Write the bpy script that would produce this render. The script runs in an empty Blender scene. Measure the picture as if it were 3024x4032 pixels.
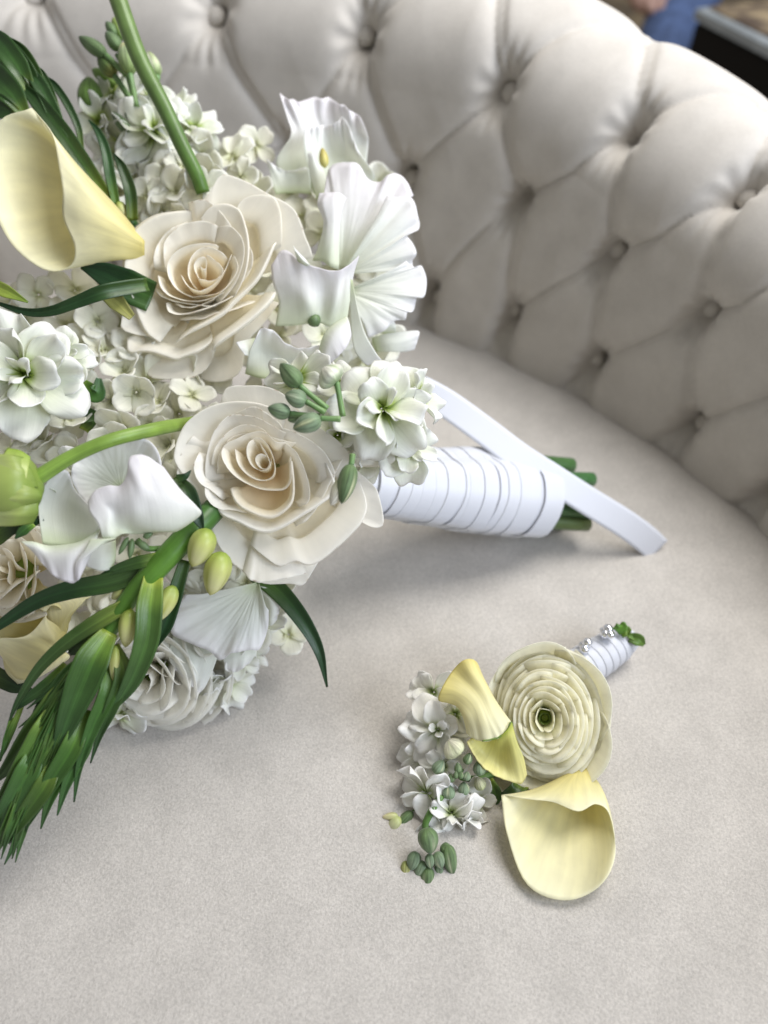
import bpy, math, random
import numpy as np

# ------------------------------------------------------------------ camera, light, exposure
PITCH = math.radians(47.0); CAM_H = 0.40; FPX = 3028.0; CX, CY = 1512.0, 2016.0
scene = bpy.context.scene
coll = scene.collection
cam_data = bpy.data.cameras.new("camera")
cam = bpy.data.objects.new("camera", cam_data); coll.objects.link(cam)
cam.location = (0, 0, CAM_H); cam.rotation_euler = (math.pi / 2 - PITCH, 0, 0)
cam_data.sensor_fit = 'VERTICAL'; cam_data.sensor_height = 48.0; cam_data.lens = FPX / 4032.0 * 48.0
cam_data.clip_start = 0.01; cam_data.clip_end = 50
cam_data.dof.use_dof = True; cam_data.dof.focus_distance = 0.385; cam_data.dof.aperture_fstop = 5.2
scene.camera = cam

world = bpy.data.worlds.new("World"); scene.world = world; world.use_nodes = True
bg = world.node_tree.nodes["Background"]
bg.inputs[0].default_value = (1.0, 0.98, 0.955, 1); bg.inputs[1].default_value = 0.31

def area(name, loc, target, size, power, color, size_y=None):
    l = bpy.data.lights.new(name, 'AREA'); l.energy = power; l.color = color
    l.shape = 'RECTANGLE'; l.size = size; l.size_y = size_y or size
    o = bpy.data.objects.new(name, l); coll.objects.link(o); o.location = loc
    d = np.array(target) - np.array(loc); d = d / np.linalg.norm(d)
    from mathutils import Vector
    o.rotation_euler = Vector(d).to_track_quat('-Z', 'Y').to_euler()
    return o
area("overhead_light", (0.50, 0.66, 1.10), (0.08, 0.42, 0.0), 0.6, 15, (1.0, 0.98, 0.95), 0.6)  # unseen overhead key light, set back so the seat dims towards the front
area("room_light", (1.50, -0.50, 1.05), (-0.30, 0.55, 0.12), 1.1, 34, (0.78, 0.86, 1.0))

vs = scene.view_settings
vs.view_transform = 'Standard'; vs.look = 'None'; vs.gamma = 1.0; vs.exposure = 0.0; vs.use_curve_mapping = False
scene.cycles.max_bounces = 10; scene.cycles.diffuse_bounces = 5; scene.cycles.transmission_bounces = 6
scene.cycles.use_denoising = True
scene.cycles.sample_clamp_indirect = 6.0

# ------------------------------------------------------------------ helpers
rnd = random.Random(11)
npr = np.random.RandomState(5)
FW = np.array([0, math.cos(PITCH), -math.sin(PITCH)]); UPV = np.array([0, math.sin(PITCH), math.cos(PITCH)])
RT = np.array([1.0, 0, 0]); CAMP = np.array([0, 0, CAM_H])

def U(px, py, d):
    """a point seen at photo position (px, py) standing d metres down the optical axis"""
    px = np.asarray(px, float); py = np.asarray(py, float); d = np.asarray(d, float)
    return CAMP + d[..., None] * (FW + ((px - CX) / FPX)[..., None] * RT + ((CY - py) / FPX)[..., None] * UPV)

def P(pts, d):
    """(x, y, h) triples -> world; h is relief towards the viewer in the same units, at distance d"""
    a = np.asarray(pts, float)
    if d == 'seat':                                # h counts from the seat's surface
        return U(a[..., 0], a[..., 1], seat_depth(a[..., 1]) - a[..., 2] * 0.4 / FPX)
    return U(a[..., 0], a[..., 1], d - a[..., 2] * d / FPX)

def S(z, off, k):
    """list of (x, y[, h]) measured on an enlarged crop -> photo coordinates"""
    out = []
    for p in z:
        out.append((off[0] + p[0] * k, off[1] + p[1] * k, p[2] if len(p) > 2 else 0.0))
    return out

def seat_depth(py):
    return CAM_H / (math.sin(PITCH) - math.cos(PITCH) * (CY - py) / FPX)

def lin(r, g, b):
    f = lambda c: (c / 255 / 12.92) if c / 255 <= 0.04045 else ((c / 255 + 0.055) / 1.055) ** 2.4
    return np.array([f(r), f(g), f(b)])

def spline(pts, n):
    """Catmull-Rom through pts (m, k) sampled at n places"""
    p = np.asarray(pts, float); m = len(p)
    if m == 1: return np.repeat(p, n, 0)
    if m == 2: return p[0] + (p[1] - p[0]) * np.linspace(0, 1, n)[:, None]
    e = np.vstack([2 * p[0] - p[1], p, 2 * p[-1] - p[-2]])
    t = np.linspace(0, m - 1, n); i = np.minimum(t.astype(int), m - 2); f = (t - i)[:, None]
    a, b, c, d = e[i], e[i + 1], e[i + 2], e[i + 3]
    return 0.5 * (2 * b + (c - a) * f + (2 * a - 5 * b + 4 * c - d) * f ** 2 + (3 * b - a - 3 * c + d) * f ** 3)

def spline_grid(g, nv, nu):
    a = np.stack([spline(r, nu) for r in g])       # rows, nu, k
    return np.stack([spline(a[:, j], nv) for j in range(nu)], 1)

def quads(nv, nu, wrap=False):
    f = []
    for r in range(nv - 1):
        for c in range(nu if wrap else nu - 1):
            c2 = (c + 1) % nu
            f.append((r * nu + c, r * nu + c2, (r + 1) * nu + c2, (r + 1) * nu + c))
    return f

WORLD = {}
def obj(name, V, faces, mat, parent=None, col=None, uv=None, thick=0.0, smooth=True, label=None, origin=None, sharp=None):
    V = np.asarray(V, float).reshape(-1, 3)
    o_ = V.mean(0) if origin is None else np.asarray(origin, float)
    me = bpy.data.meshes.new(name)
    me.from_pydata((V - o_).tolist(), [], faces)
    if smooth: me.polygons.foreach_set('use_smooth', [True] * len(me.polygons))
    if col is not None:
        c = np.ones((len(V), 4)); c[:, :3] = col
        at = me.color_attributes.new('Col', 'FLOAT_COLOR', 'POINT')
        at.data.foreach_set('color', c.ravel())
    if uv is not None:
        ul = me.uv_layers.new(name='UVMap')
        li = np.empty(len(me.loops), dtype=np.int32); me.loops.foreach_get('vertex_index', li)
        ul.data.foreach_set('uv', np.asarray(uv, float).reshape(-1, 2)[li].ravel())
    me.materials.append(mat); me.update()
    if sharp: me.set_sharp_from_angle(angle=math.radians(sharp))
    o = bpy.data.objects.new(name, me); coll.objects.link(o)
    link(o, parent, o_)
    if thick:
        s = o.modifiers.new('thickness', 'SOLIDIFY'); s.thickness = thick; s.offset = 0
    if label: o['label'] = label
    return o

def link(o, parent, wpos):
    if parent is not None:
        o.parent = parent; o.location = tuple(np.asarray(wpos) - WORLD[parent.name])
    else:
        o.location = tuple(wpos)
    WORLD[o.name] = np.asarray(wpos, float)

def empty(name, loc, parent=None):
    o = bpy.data.objects.new(name, None); coll.objects.link(o); o.empty_display_size = 0.01
    link(o, parent, np.asarray(loc, float)); return o

def tag(o, label=None, cat=None, group=None, kind=None):
    for k, v in (('label', label), ('category', cat), ('group', group), ('kind', kind)):
        if v: o[k] = v
    return o

def ramp(t, stops):
    t = np.asarray(t); xs = [s[0] for s in stops]
    return np.stack([np.interp(t, xs, [s[1][k] for s in stops]) for k in range(3)], -1)

def waves(u, v, amp, seed, fu=3.0, fv=1.5):
    r = np.random.RandomState(seed); w = 0
    for k in range(4):
        w = w + np.sin(2 * math.pi * (u * fu * (0.4 + r.rand()) + v * fv * (r.rand() - .5)) + r.rand() * 6.28) * (0.4 + 0.6 * r.rand())
    return amp * w / 2.0

_seed = [100]
def patch(name, grid, d, mat, parent, stops, nv=18, nu=22, ruffle=0.0, edge=0.0, thick=0.00035, fu=3.0, label=None, fine=0.0):
    """a petal or leaf blade: rows of (x, y, h) from its base row to its rim row, at distance d"""
    g = spline_grid([[tuple(p) + (0,) * (3 - len(p)) for p in r] for r in grid], nv, nu)
    _seed[0] += 1
    u = np.linspace(0, 1, nu)[None, :].repeat(nv, 0); v = np.linspace(0, 1, nv)[:, None].repeat(nu, 1)
    if ruffle: g[..., 2] += waves(u, v, ruffle, _seed[0], fu) * (v ** 1.5)
    if edge:
        w = waves(u, v, edge, _seed[0] + 7000, fu * 2.2) * (v ** 4)
        g[..., 2] += w; g[..., 1] += 0.5 * w
    if fine:
        g[..., 2] += waves(u, v, fine, _seed[0] + 9000, fu * 5, 4) * (0.2 + 0.8 * v)
    V = P(g, d)
    col = ramp(v, stops)
    return obj(name, V, quads(nv, nu), mat, parent, col.reshape(-1, 3), np.stack([u, v], -1), thick, label=label)

def frames(C):
    """tangent, side and normal along a world-space curve, side kept across the view"""
    T = np.gradient(C, axis=0); T /= np.linalg.norm(T, axis=1)[:, None] + 1e-12
    view = C - CAMP; view /= np.linalg.norm(view, axis=1)[:, None]
    Sd = np.cross(T, view); Sd /= np.linalg.norm(Sd, axis=1)[:, None] + 1e-12
    N = np.cross(Sd, T)
    return T, Sd, N

def blade(name, line, widths, d, mat, parent, stops, n=28, m=9, fold=0.35, twist=0.0, thick=0.0005, label=None, arch=None):
    """strap leaf along (x, y, h) points, widths in photo units; cross-section folded into a channel"""
    c = spline([tuple(p) + (0,) * (3 - len(p)) for p in line], n)
    C = P(c, d); T, Sd, N = frames(C)
    w = np.interp(np.linspace(0, 1, n), np.linspace(0, 1, len(widths)), widths) * (0.4 if d == 'seat' else d) / FPX / 2
    k = np.hanning(5); k /= k.sum(); w = np.convolve(np.pad(w, 2, 'edge'), k, 'valid')
    s = np.linspace(-1, 1, m)
    tw = np.radians(twist) * np.linspace(0, 1, n)
    V = np.empty((n, m, 3))
    for j, a in enumerate(s):
        off = (fold * a * a) * w
        sd = Sd * np.cos(tw)[:, None] + N * np.sin(tw)[:, None]; nn = N * np.cos(tw)[:, None] - Sd * np.sin(tw)[:, None]
        V[:, j] = C + sd * (w * a)[:, None] - nn * off[:, None]
    u = (s * .5 + .5)[None, :].repeat(n, 0); v = np.linspace(0, 1, n)[:, None].repeat(m, 1)
    jit = rnd.uniform(.78, 1.25); col = np.clip(ramp(v, stops) * np.array([jit * rnd.uniform(.9, 1.25), jit, jit * rnd.uniform(.85, 1.1)]), 0, .9)
    col = col * (1 + 0.35 * np.exp(-((u - .5) / .06) ** 2))[..., None]
    return obj(name, V, quads(n, m), mat, parent, col.reshape(-1, 3), np.stack([u, v], -1), thick, label=label)

def tube(name, line, widths, d, mat, parent, stops=None, n=24, m=12, flat=1.0, cap=True, label=None, ridge=0.0):
    c = spline([tuple(p) + (0,) * (3 - len(p)) for p in line], n)
    C = P(c, d) if d is not None else c
    return tube_w(name, C, np.interp(np.linspace(0, 1, n), np.linspace(0, 1, len(widths)), widths) * (((0.4 if d == 'seat' else d) / FPX / 2) if d is not None else 1), mat, parent, stops, m, flat, label, ridge)

def tube_w(name, C, w, mat, parent, stops=None, m=12, flat=1.0, label=None, ridge=0.0):
    n = len(C); T, Sd, N = frames(C)
    a = np.linspace(0, 2 * math.pi, m, endpoint=False)
    rr = 1 + ridge * np.cos(a * 5)
    V = C[:, None, :] + (Sd[:, None, :] * np.cos(a)[None, :, None] + N[:, None, :] * (flat * np.sin(a))[None, :, None]) * (w[:, None] * rr[None, :])[..., None]
    V = V.reshape(-1, 3); f = quads(n, m, True)
    f.append(tuple(range(m - 1, -1, -1))); f.append(tuple((n - 1) * m + k for k in range(m)))
    v = np.linspace(0, 1, n)[:, None].repeat(m, 1)
    u = (np.arange(m) / m)[None, :].repeat(n, 0)
    col = ramp(v, stops or [(0, np.array([.5] * 3)), (1, np.array([.5] * 3))]).reshape(-1, 3)
    return obj(name, V, f, mat, parent, col, np.stack([u, v], -1), label=label)

def bud(name, p0, p1, width, d, mat, parent, stops, n=16, m=18, sepals=4, seam=None, h=0, fat=0.45, label=None, groove=0.10):
    """a closed flower bud from its base p0 to its tip p1: overlapping sepals leave grooves, seam colours the slit"""
    a = np.array([p0[0], p0[1], h + (p0[2] if len(p0) > 2 else 0)]); b = np.array([p1[0], p1[1], h + (p1[2] if len(p1) > 2 else 0)])
    t = np.linspace(0, 1, n)
    prof = np.clip(t, 0, 1) ** fat * np.clip(1 - t, 0, 1) ** 0.72; prof /= prof.max(); prof[0] = 0.25
    C = P(a + (b - a) * t[:, None], d); T, Sd, N = frames(C)
    an = np.linspace(0, 2 * math.pi, m, endpoint=False); ph = rnd.random() * 6.28
    cr = np.abs(np.cos(sepals / 2 * an + ph))
    rr = 1 - groove * (1 - cr) ** 3 * 2
    w = prof * width / 2 * (0.4 if d == 'seat' else d) / FPX
    V = C[:, None, :] + (Sd[:, None, :] * np.cos(an)[None, :, None] + N[:, None, :] * np.sin(an)[None, :, None]) * (w[:, None] * rr[None, :])[..., None]
    col = ramp(t, stops)[:, None, :].repeat(m, 1)
    if seam is not None:
        k = (np.clip(1 - cr / 0.35, 0, 1)[None, :] * np.clip(t * 2.2 - .3, 0, 1)[:, None])[..., None]
        col = col * (1 - k) + np.asarray(seam) * k
    f = quads(n, m, True); f.append(tuple(range(m - 1, -1, -1))); f.append(tuple((n - 1) * m + k for k in range(m)))
    uv = np.stack([(np.arange(m) / m)[None, :].repeat(n, 0), t[:, None].repeat(m, 1)], -1)
    return obj(name, V, f, mat, parent, col.reshape(-1, 3), uv, label=label)

def axis_frame(tx, ty, roll=0.0, at=None):
    """axis pointing at the viewer, leaned by tx to the picture's right and ty upwards"""
    v = -FW if at is None else (CAMP - at) / np.linalg.norm(CAMP - at)
    n = v + tx * RT + ty * UPV; n = n / np.linalg.norm(n)
    a = np.cross(UPV, n); a /= np.linalg.norm(a); b = np.cross(n, a)
    c, s = math.cos(roll), math.sin(roll)
    return a * c + b * s, b * c - a * s, n

# ------------------------------------------------------------------ materials
def newmat(name):
    m = bpy.data.materials.new(name); m.use_nodes = True
    nt = m.node_tree; nt.nodes.clear()
    return m, nt, nt.nodes.new('ShaderNodeOutputMaterial')

def N_(nt, t, **kw):
    n = nt.nodes.new(t)
    for k, v in kw.items(): setattr(n, k, v)
    return n

def petal_mat(name, trans=0.3, rough=0.55, vein=0.06, vein_n=40, sheen=0.15, bump=0.12, blotch=0.05, spec=0.25, crinkle=1.5, speck=0.0):
    m, nt, out = newmat(name); L = nt.links.new
    at = N_(nt, 'ShaderNodeAttribute', attribute_name='Col')
    uv = N_(nt, 'ShaderNodeUVMap')
    mp = N_(nt, 'ShaderNodeMapping'); mp.inputs['Scale'].default_value = (vein_n, 1.6, 1); L(uv.outputs[0], mp.inputs[0])
    nz = N_(nt, 'ShaderNodeTexNoise'); nz.inputs['Scale'].default_value = 1.0; nz.inputs['Detail'].default_value = 3; L(mp.outputs[0], nz.inputs[0])
    tc = N_(nt, 'ShaderNodeTexCoord')
    n2 = N_(nt, 'ShaderNodeTexNoise'); n2.inputs['Scale'].default_value = 90; n2.inputs['Detail'].default_value = 4; L(tc.outputs['Object'], n2.inputs[0])
    mr = N_(nt, 'ShaderNodeMapRange'); mr.inputs[3].default_value = 1 - vein; mr.inputs[4].default_value = 1 + vein * .6
    mr.inputs[1].default_value = 0.3; mr.inputs[2].default_value = 0.7; L(nz.outputs[0], mr.inputs[0])
    mr2 = N_(nt, 'ShaderNodeMapRange'); mr2.inputs[3].default_value = 1 - blotch; mr2.inputs[4].default_value = 1 + blotch * .4
    mr2.inputs[1].default_value = 0.3; mr2.inputs[2].default_value = 0.7; L(n2.outputs[0], mr2.inputs[0])
    mu = N_(nt, 'ShaderNodeMath', operation='MULTIPLY'); L(mr.outputs[0], mu.inputs[0]); L(mr2.outputs[0], mu.inputs[1])
    mx = N_(nt, 'ShaderNodeVectorMath', operation='SCALE'); L(at.outputs['Color'], mx.inputs[0]); L(mu.outputs[0], mx.inputs['Scale'])
    if speck:                                       # bruised brown flecks along the very rim
        sp = N_(nt, 'ShaderNodeSeparateXYZ'); L(uv.outputs[0], sp.inputs[0])
        e = N_(nt, 'ShaderNodeMapRange'); e.inputs[1].default_value = .955; e.inputs[2].default_value = 1.0; L(sp.outputs[1], e.inputs[0])
        n3 = N_(nt, 'ShaderNodeTexNoise'); n3.inputs['Scale'].default_value = 260; n3.inputs['Detail'].default_value = 3; L(tc.outputs['Object'], n3.inputs[0])
        e2 = N_(nt, 'ShaderNodeMapRange'); e2.inputs[1].default_value = .58; e2.inputs[2].default_value = .70; L(n3.outputs[0], e2.inputs[0])
        em = N_(nt, 'ShaderNodeMath', operation='MULTIPLY'); L(e.outputs[0], em.inputs[0]); L(e2.outputs[0], em.inputs[1])
        em2 = N_(nt, 'ShaderNodeMath', operation='MULTIPLY'); L(em.outputs[0], em2.inputs[0]); em2.inputs[1].default_value = speck
        mb_ = N_(nt, 'ShaderNodeMix', data_type='RGBA'); L(em2.outputs[0], mb_.inputs['Factor']); L(mx.outputs[0], mb_.inputs['A']); mb_.inputs['B'].default_value = (0.42, 0.27, 0.13, 1)
        mx = mb_; mxo = mb_.outputs['Result']
    else: mxo = mx.outputs[0]
    b = N_(nt, 'ShaderNodeBsdfPrincipled'); L(mxo, b.inputs['Base Color'])
    b.inputs['Roughness'].default_value = rough; b.inputs['Specular IOR Level'].default_value = spec
    b.inputs['Sheen Weight'].default_value = sheen; b.inputs['Sheen Roughness'].default_value = 0.4
    bp = N_(nt, 'ShaderNodeBump'); bp.inputs['Strength'].default_value = bump; bp.inputs['Distance'].default_value = 0.0006
    cr = N_(nt, 'ShaderNodeMath', operation='MULTIPLY_ADD'); L(n2.outputs[0], cr.inputs[0]); cr.inputs[1].default_value = crinkle; L(nz.outputs[0], cr.inputs[2])
    L(cr.outputs[0], bp.inputs['Height']); L(bp.outputs[0], b.inputs['Normal'])
    tr = N_(nt, 'ShaderNodeBsdfTranslucent'); L(mxo, tr.inputs[0])
    ms = N_(nt, 'ShaderNodeMixShader'); ms.inputs[0].default_value = trans
    L(b.outputs[0], ms.inputs[1]); L(tr.outputs[0], ms.inputs[2]); L(ms.outputs[0], out.inputs[0])
    return m

M = {}
M['rose'] = petal_mat('rose_petal', 0.5, 0.6, 0.02, 26, 0.1, 0.14, 0.03, speck=0.7)
M['pea'] = petal_mat('sweet_pea_petal', 0.42, 0.5, 0.03, 30, 0.1, 0.25, 0.03, crinkle=3)
M['stock'] = petal_mat('stock_petal', 0.40, 0.55, 0.05, 14, 0.1, 0.4, 0.05)
M['ran'] = petal_mat('ranunculus_petal', 0.5, 0.5, 0.04, 20, 0.1, 0.15, 0.03)
M['calla'] = petal_mat('calla_spathe', 0.35, 0.42, 0.10, 24, 0.05, 0.22, 0.05, 0.35)
M['leaf'] = petal_mat('green_leaf', 0.16, 0.34, 0.28, 22, 0.0, 0.35, 0.18, 0.5)
M['bud'] = petal_mat('green_bud', 0.08, 0.6, 0.4, 26, 0.25, 0.5, 0.22, 0.4)
M['stem'] = petal_mat('green_stem', 0.05, 0.4, 0.22, 14, 0.1, 0.25, 0.2, 0.45)
M['palebud'] = petal_mat('pale_bud', 0.18, 0.4, 0.08, 10, 0.0, 0.1, 0.08, 0.45)

def ribbon_mat():
    m, nt, out = newmat('white_satin_ribbon'); L = nt.links.new
    uv = N_(nt, 'ShaderNodeUVMap')
    wv = N_(nt, 'ShaderNodeTexWave', bands_direction='Y'); wv.inputs['Scale'].default_value = 9; wv.inputs['Distortion'].default_value = 0.3
    L(uv.outputs[0], wv.inputs[0])
    tc = N_(nt, 'ShaderNodeTexCoord'); n2 = N_(nt, 'ShaderNodeTexNoise'); n2.inputs['Scale'].default_value = 120; L(tc.outputs['Object'], n2.inputs[0])
    b = N_(nt, 'ShaderNodeBsdfPrincipled'); b.inputs['Base Color'].default_value = (0.66, 0.675, 0.73, 1)
    b.inputs['Roughness'].default_value = 0.45; b.inputs['Specular IOR Level'].default_value = 0.4
    b.inputs['Sheen Weight'].default_value = 0.3; b.inputs['Anisotropic'].default_value = 0.4
    bp = N_(nt, 'ShaderNodeBump'); bp.inputs['Strength'].default_value = 0.12; bp.inputs['Distance'].default_value = 0.0003
    ad = N_(nt, 'ShaderNodeMath', operation='ADD'); L(wv.outputs['Fac'], ad.inputs[0]); L(n2.outputs[0], ad.inputs[1])
    L(ad.outputs[0], bp.inputs['Height']); L(bp.outputs[0], b.inputs['Normal'])
    tr = N_(nt, 'ShaderNodeBsdfTranslucent'); tr.inputs[0].default_value = (0.66, 0.675, 0.73, 1)
    ms = N_(nt, 'ShaderNodeMixShader'); ms.inputs[0].default_value = 0.12
    L(b.outputs[0], ms.inputs[1]); L(tr.outputs[0], ms.inputs[2]); L(ms.outputs[0], out.inputs[0])
    return m
M['ribbon'] = ribbon_mat()

def velvet(name, base, dark, grain, grain_amt, bump, sheen, mottle=0.10):
    m, nt, out = newmat(name); L = nt.links.new
    tc = N_(nt, 'ShaderNodeTexCoord')
    g = N_(nt, 'ShaderNodeTexNoise'); g.inputs['Scale'].default_value = grain; g.inputs['Detail'].default_value = 5; g.inputs['Roughness'].default_value = 0.75
    mo = N_(nt, 'ShaderNodeTexNoise'); mo.inputs['Scale'].default_value = 34; mo.inputs['Detail'].default_value = 6; mo.inputs['Roughness'].default_value = 0.6
    L(tc.outputs['Object'], g.inputs[0]); L(tc.outputs['Object'], mo.inputs[0])
    a = N_(nt, 'ShaderNodeMapRange'); a.inputs[1].default_value = .35; a.inputs[2].default_value = .65; a.inputs[3].default_value = 1 - grain_amt; a.inputs[4].default_value = 1 + grain_amt; L(g.outputs[0], a.inputs[0])
    c = N_(nt, 'ShaderNodeMapRange'); c.inputs[1].default_value = .3; c.inputs[2].default_value = .7; c.inputs[3].default_value = 1 - mottle; c.inputs[4].default_value = 1 + mottle; L(mo.outputs[0], c.inputs[0])
    mu = N_(nt, 'ShaderNodeMath', operation='MULTIPLY'); L(a.outputs[0], mu.inputs[0]); L(c.outputs[0], mu.inputs[1])
    mix = N_(nt, 'ShaderNodeMix', data_type='RGBA'); mix.inputs['A'].default_value = (*dark, 1); mix.inputs['B'].default_value = (*base, 1)
    L(mo.outputs[0], mix.inputs['Factor'])
    sc = N_(nt, 'ShaderNodeVectorMath', operation='SCALE'); L(mix.outputs['Result'], sc.inputs[0]); L(mu.outputs[0], sc.inputs['Scale'])
    b = N_(nt, 'ShaderNodeBsdfPrincipled'); L(sc.outputs[0], b.inputs['Base Color'])
    b.inputs['Roughness'].default_value = 0.85; b.inputs['Specular IOR Level'].default_value = 0.12
    b.inputs['Sheen Weight'].default_value = sheen; b.inputs['Sheen Roughness'].default_value = 0.35
    bp = N_(nt, 'ShaderNodeBump'); bp.inputs['Strength'].default_value = bump; bp.inputs['Distance'].default_value = 0.0008
    L(g.outputs[0], bp.inputs['Height']); L(bp.outputs[0], b.inputs['Normal']); L(b.outputs[0], out.inputs[0])
    return m
M['velvet'] = velvet('seat_velvet', (0.555, 0.522, 0.482), (0.485, 0.456, 0.42), 850, 0.17, 0.7, 0.35, 0.045)
M['velvet_back'] = velvet('backrest_velvet', (0.56, 0.53, 0.49), (0.50, 0.47, 0.43), 420, 0.03, 0.15, 0.35, 0.05)

def plain(name, color, rough=0.5, metal=0.0, spec=0.5, noise=0.0, scale=40, color2=None):
    m, nt, out = newmat(name); L = nt.links.new
    b = N_(nt, 'ShaderNodeBsdfPrincipled'); b.inputs['Roughness'].default_value = rough; b.inputs['Metallic'].default_value = metal
    b.inputs['Specular IOR Level'].default_value = spec
    tc = N_(nt, 'ShaderNodeTexCoord'); nz = N_(nt, 'ShaderNodeTexNoise'); nz.inputs['Scale'].default_value = scale; nz.inputs['Detail'].default_value = 4
    L(tc.outputs['Object'], nz.inputs[0])
    mix = N_(nt, 'ShaderNodeMix', data_type='RGBA'); mix.inputs['A'].default_value = (*color, 1); mix.inputs['B'].default_value = (*(color2 if color2 is not None else tuple(c * (1 - noise) for c in color)), 1)
    r = N_(nt, 'ShaderNodeMapRange'); r.inputs[1].default_value = .4; r.inputs[2].default_value = .6; L(nz.outputs[0], r.inputs[0]); L(r.outputs[0], mix.inputs['Factor'])
    L(mix.outputs['Result'], b.inputs['Base Color']); L(b.outputs[0], out.inputs[0])
    return m

# ------------------------------------------------------------------ the sofa: seat and buttoned barrel back
BC = np.array([-0.28, 0.08]); RB, LEAN = 0.641, 0.10
TOP_S = 0.190                     # where the front of the back starts to roll over
ROLL = 0.042
BTN = {(-4, -5): (125, 0), (-3, -4): (858, 77), (-2, -3): (1447, 150), (-1, -2): (2032, 368), (0, -1): (2570, 540), (1, 0): (2922, 796),
       (-2, -2): (1640, 690), (-1, -1): (2152, 716), (0, 0): (2455, 965), (1, 1): (2828, 1195), (-2, -1): (1753, 1155), (-1, 0): (2042, 1195),
       (0, 1): (2365, 1393), (1, 2): (2803, 1652), (0, -2): (2365, 130), (1, -1): (2893, 497),
       (-3, -3): (1200, 600), (-3, -2): (1390, 1090), (-4, -4): (560, 540), (-4, -3): (930, 1040), (-5, -5): (-150, 480), (-5, -4): (430, 1010), (-5, -6): (-620, -60)}

def on_back(px, py):
    """where the line of sight meets the back: (angle round the barrel, height)"""
    d = U(px, py, 1.0) - CAMP
    t = 0.6
    for _ in range(60):
        z = CAM_H + t * d[2]; R = RB + LEAN * z
        a = d[0] ** 2 + d[1] ** 2; b = -2 * (d[0] * BC[0] + d[1] * BC[1]); c = BC @ BC - R * R
        t = (-b + math.sqrt(b * b - 4 * a * c)) / (2 * a)
    p = CAMP + t * d
    return math.atan2(p[0] - BC[0], p[1] - BC[1]), p[2]

def quad_terms(f, z):
    f = np.asarray(f); z = np.asarray(z)
    return np.stack([np.ones_like(f), f, z, f * z, f * f, z * z], -1)
_fz = np.array([on_back(*BTN[k]) for k in BTN]); _ij = np.array(list(BTN.keys()), float)
LAT, *_ = np.linalg.lstsq(quad_terms(_fz[:, 0], _fz[:, 1]), _ij, rcond=None)
LAT_ERR = quad_terms(_fz[:, 0], _fz[:, 1]) @ LAT - _ij

def tuft(f, s):
    ij = quad_terms(f, s) @ LAT
    # pull the lattice through the measured buttons
    res = np.zeros_like(ij); wsum = np.full(ij.shape[:-1], 0.35)
    for k in range(len(_ij)):
        w = np.exp(-(((f - _fz[k, 0]) / 0.11) ** 2 + ((s - _fz[k, 1]) / 0.055) ** 2)); res += w[..., None] * LAT_ERR[k]; wsum = wsum + w
    ij = ij - res / wsum[..., None]
    ni = np.round(ij); dx = ij - ni; du, dv = np.abs(dx[..., 0]), np.abs(dx[..., 1]); r = np.sqrt(du * du + dv * dv)
    valley = 0.17 * np.exp(-du / 0.05) + 0.15 * np.exp(-dv / 0.045)
    fold = 0.06 * np.exp(-((dx[..., 0] - 0.06) / 0.014) ** 2)           # second lip of the pleat
    hole = 0.80 * np.exp(-(r / 0.135) ** 1.6)
    ang = np.arctan2(dx[..., 1], dx[..., 0])
    gather = 0.045 * np.cos(ang * 11 + ni[..., 0] * 2.1 + ni[..., 1]) * np.exp(-((r - .17) / .07) ** 2)
    dome = 0.05 * (np.cos(math.pi * du) * np.cos(math.pi * dv))
    pil = 1.0 - valley - fold - hole + gather - dome
    return np.maximum(pil, 0.0), ij

def top_of(f):
    return TOP_S - 0.088 * np.clip((np.asarray(f, float) - 0.56) / 0.54, 0, 1.3)

def back_point(f, s, depth):
    """s: length up the front, then over the roll; depth: how far the padding stands proud"""
    f = np.asarray(f, float); s = np.asarray(s, float)
    T_ = top_of(f); over = np.clip((s - T_) / ROLL, 0, math.pi)
    past = np.clip(s - T_ - ROLL * math.pi, 0, None)
    z0 = np.minimum(s, T_)
    rad = RB + LEAN * z0 + ROLL * (1 - np.cos(over)); z = z0 + ROLL * np.sin(over) - past
    nr, nz = -np.cos(over), np.sin(over)
    rad = rad + nr * depth; z = z + nz * depth
    return np.stack([BC[0] + rad * np.sin(f), BC[1] + rad * np.cos(f), z], -1)

sofa = empty('sofa', (0.0, 0.35, 0.0))
tag(sofa, 'pale beige velvet sofa with a diamond buttoned curved back', 'sofa')
nf, ns = 760, 300
ff, ss = np.meshgrid(np.radians(np.linspace(-58, 102, nf)), np.linspace(0, 1, ns), indexing='xy')
ss = -0.06 + np.concatenate([np.linspace(0, 0.8, ns - 12), np.linspace(0.81, 1.0, 12)])[:, None] * 0.46 + 0 * ff
pil, _ = tuft(ff, ss)
fade = np.clip(1 - (ss - top_of(ff) - ROLL * 1.5) / 0.05, 0, 1)
dep = 0.033 * (pil * fade + 0.75 * (1 - fade))
Vb = back_point(ff, ss, dep)
obj('backrest', Vb, [tuple(reversed(q)) for q in quads(ns, nf)], M['velvet_back'], sofa, label='diamond tufted velvet back with covered buttons', thick=0.0)
backrest = bpy.data.objects['backrest']
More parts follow.
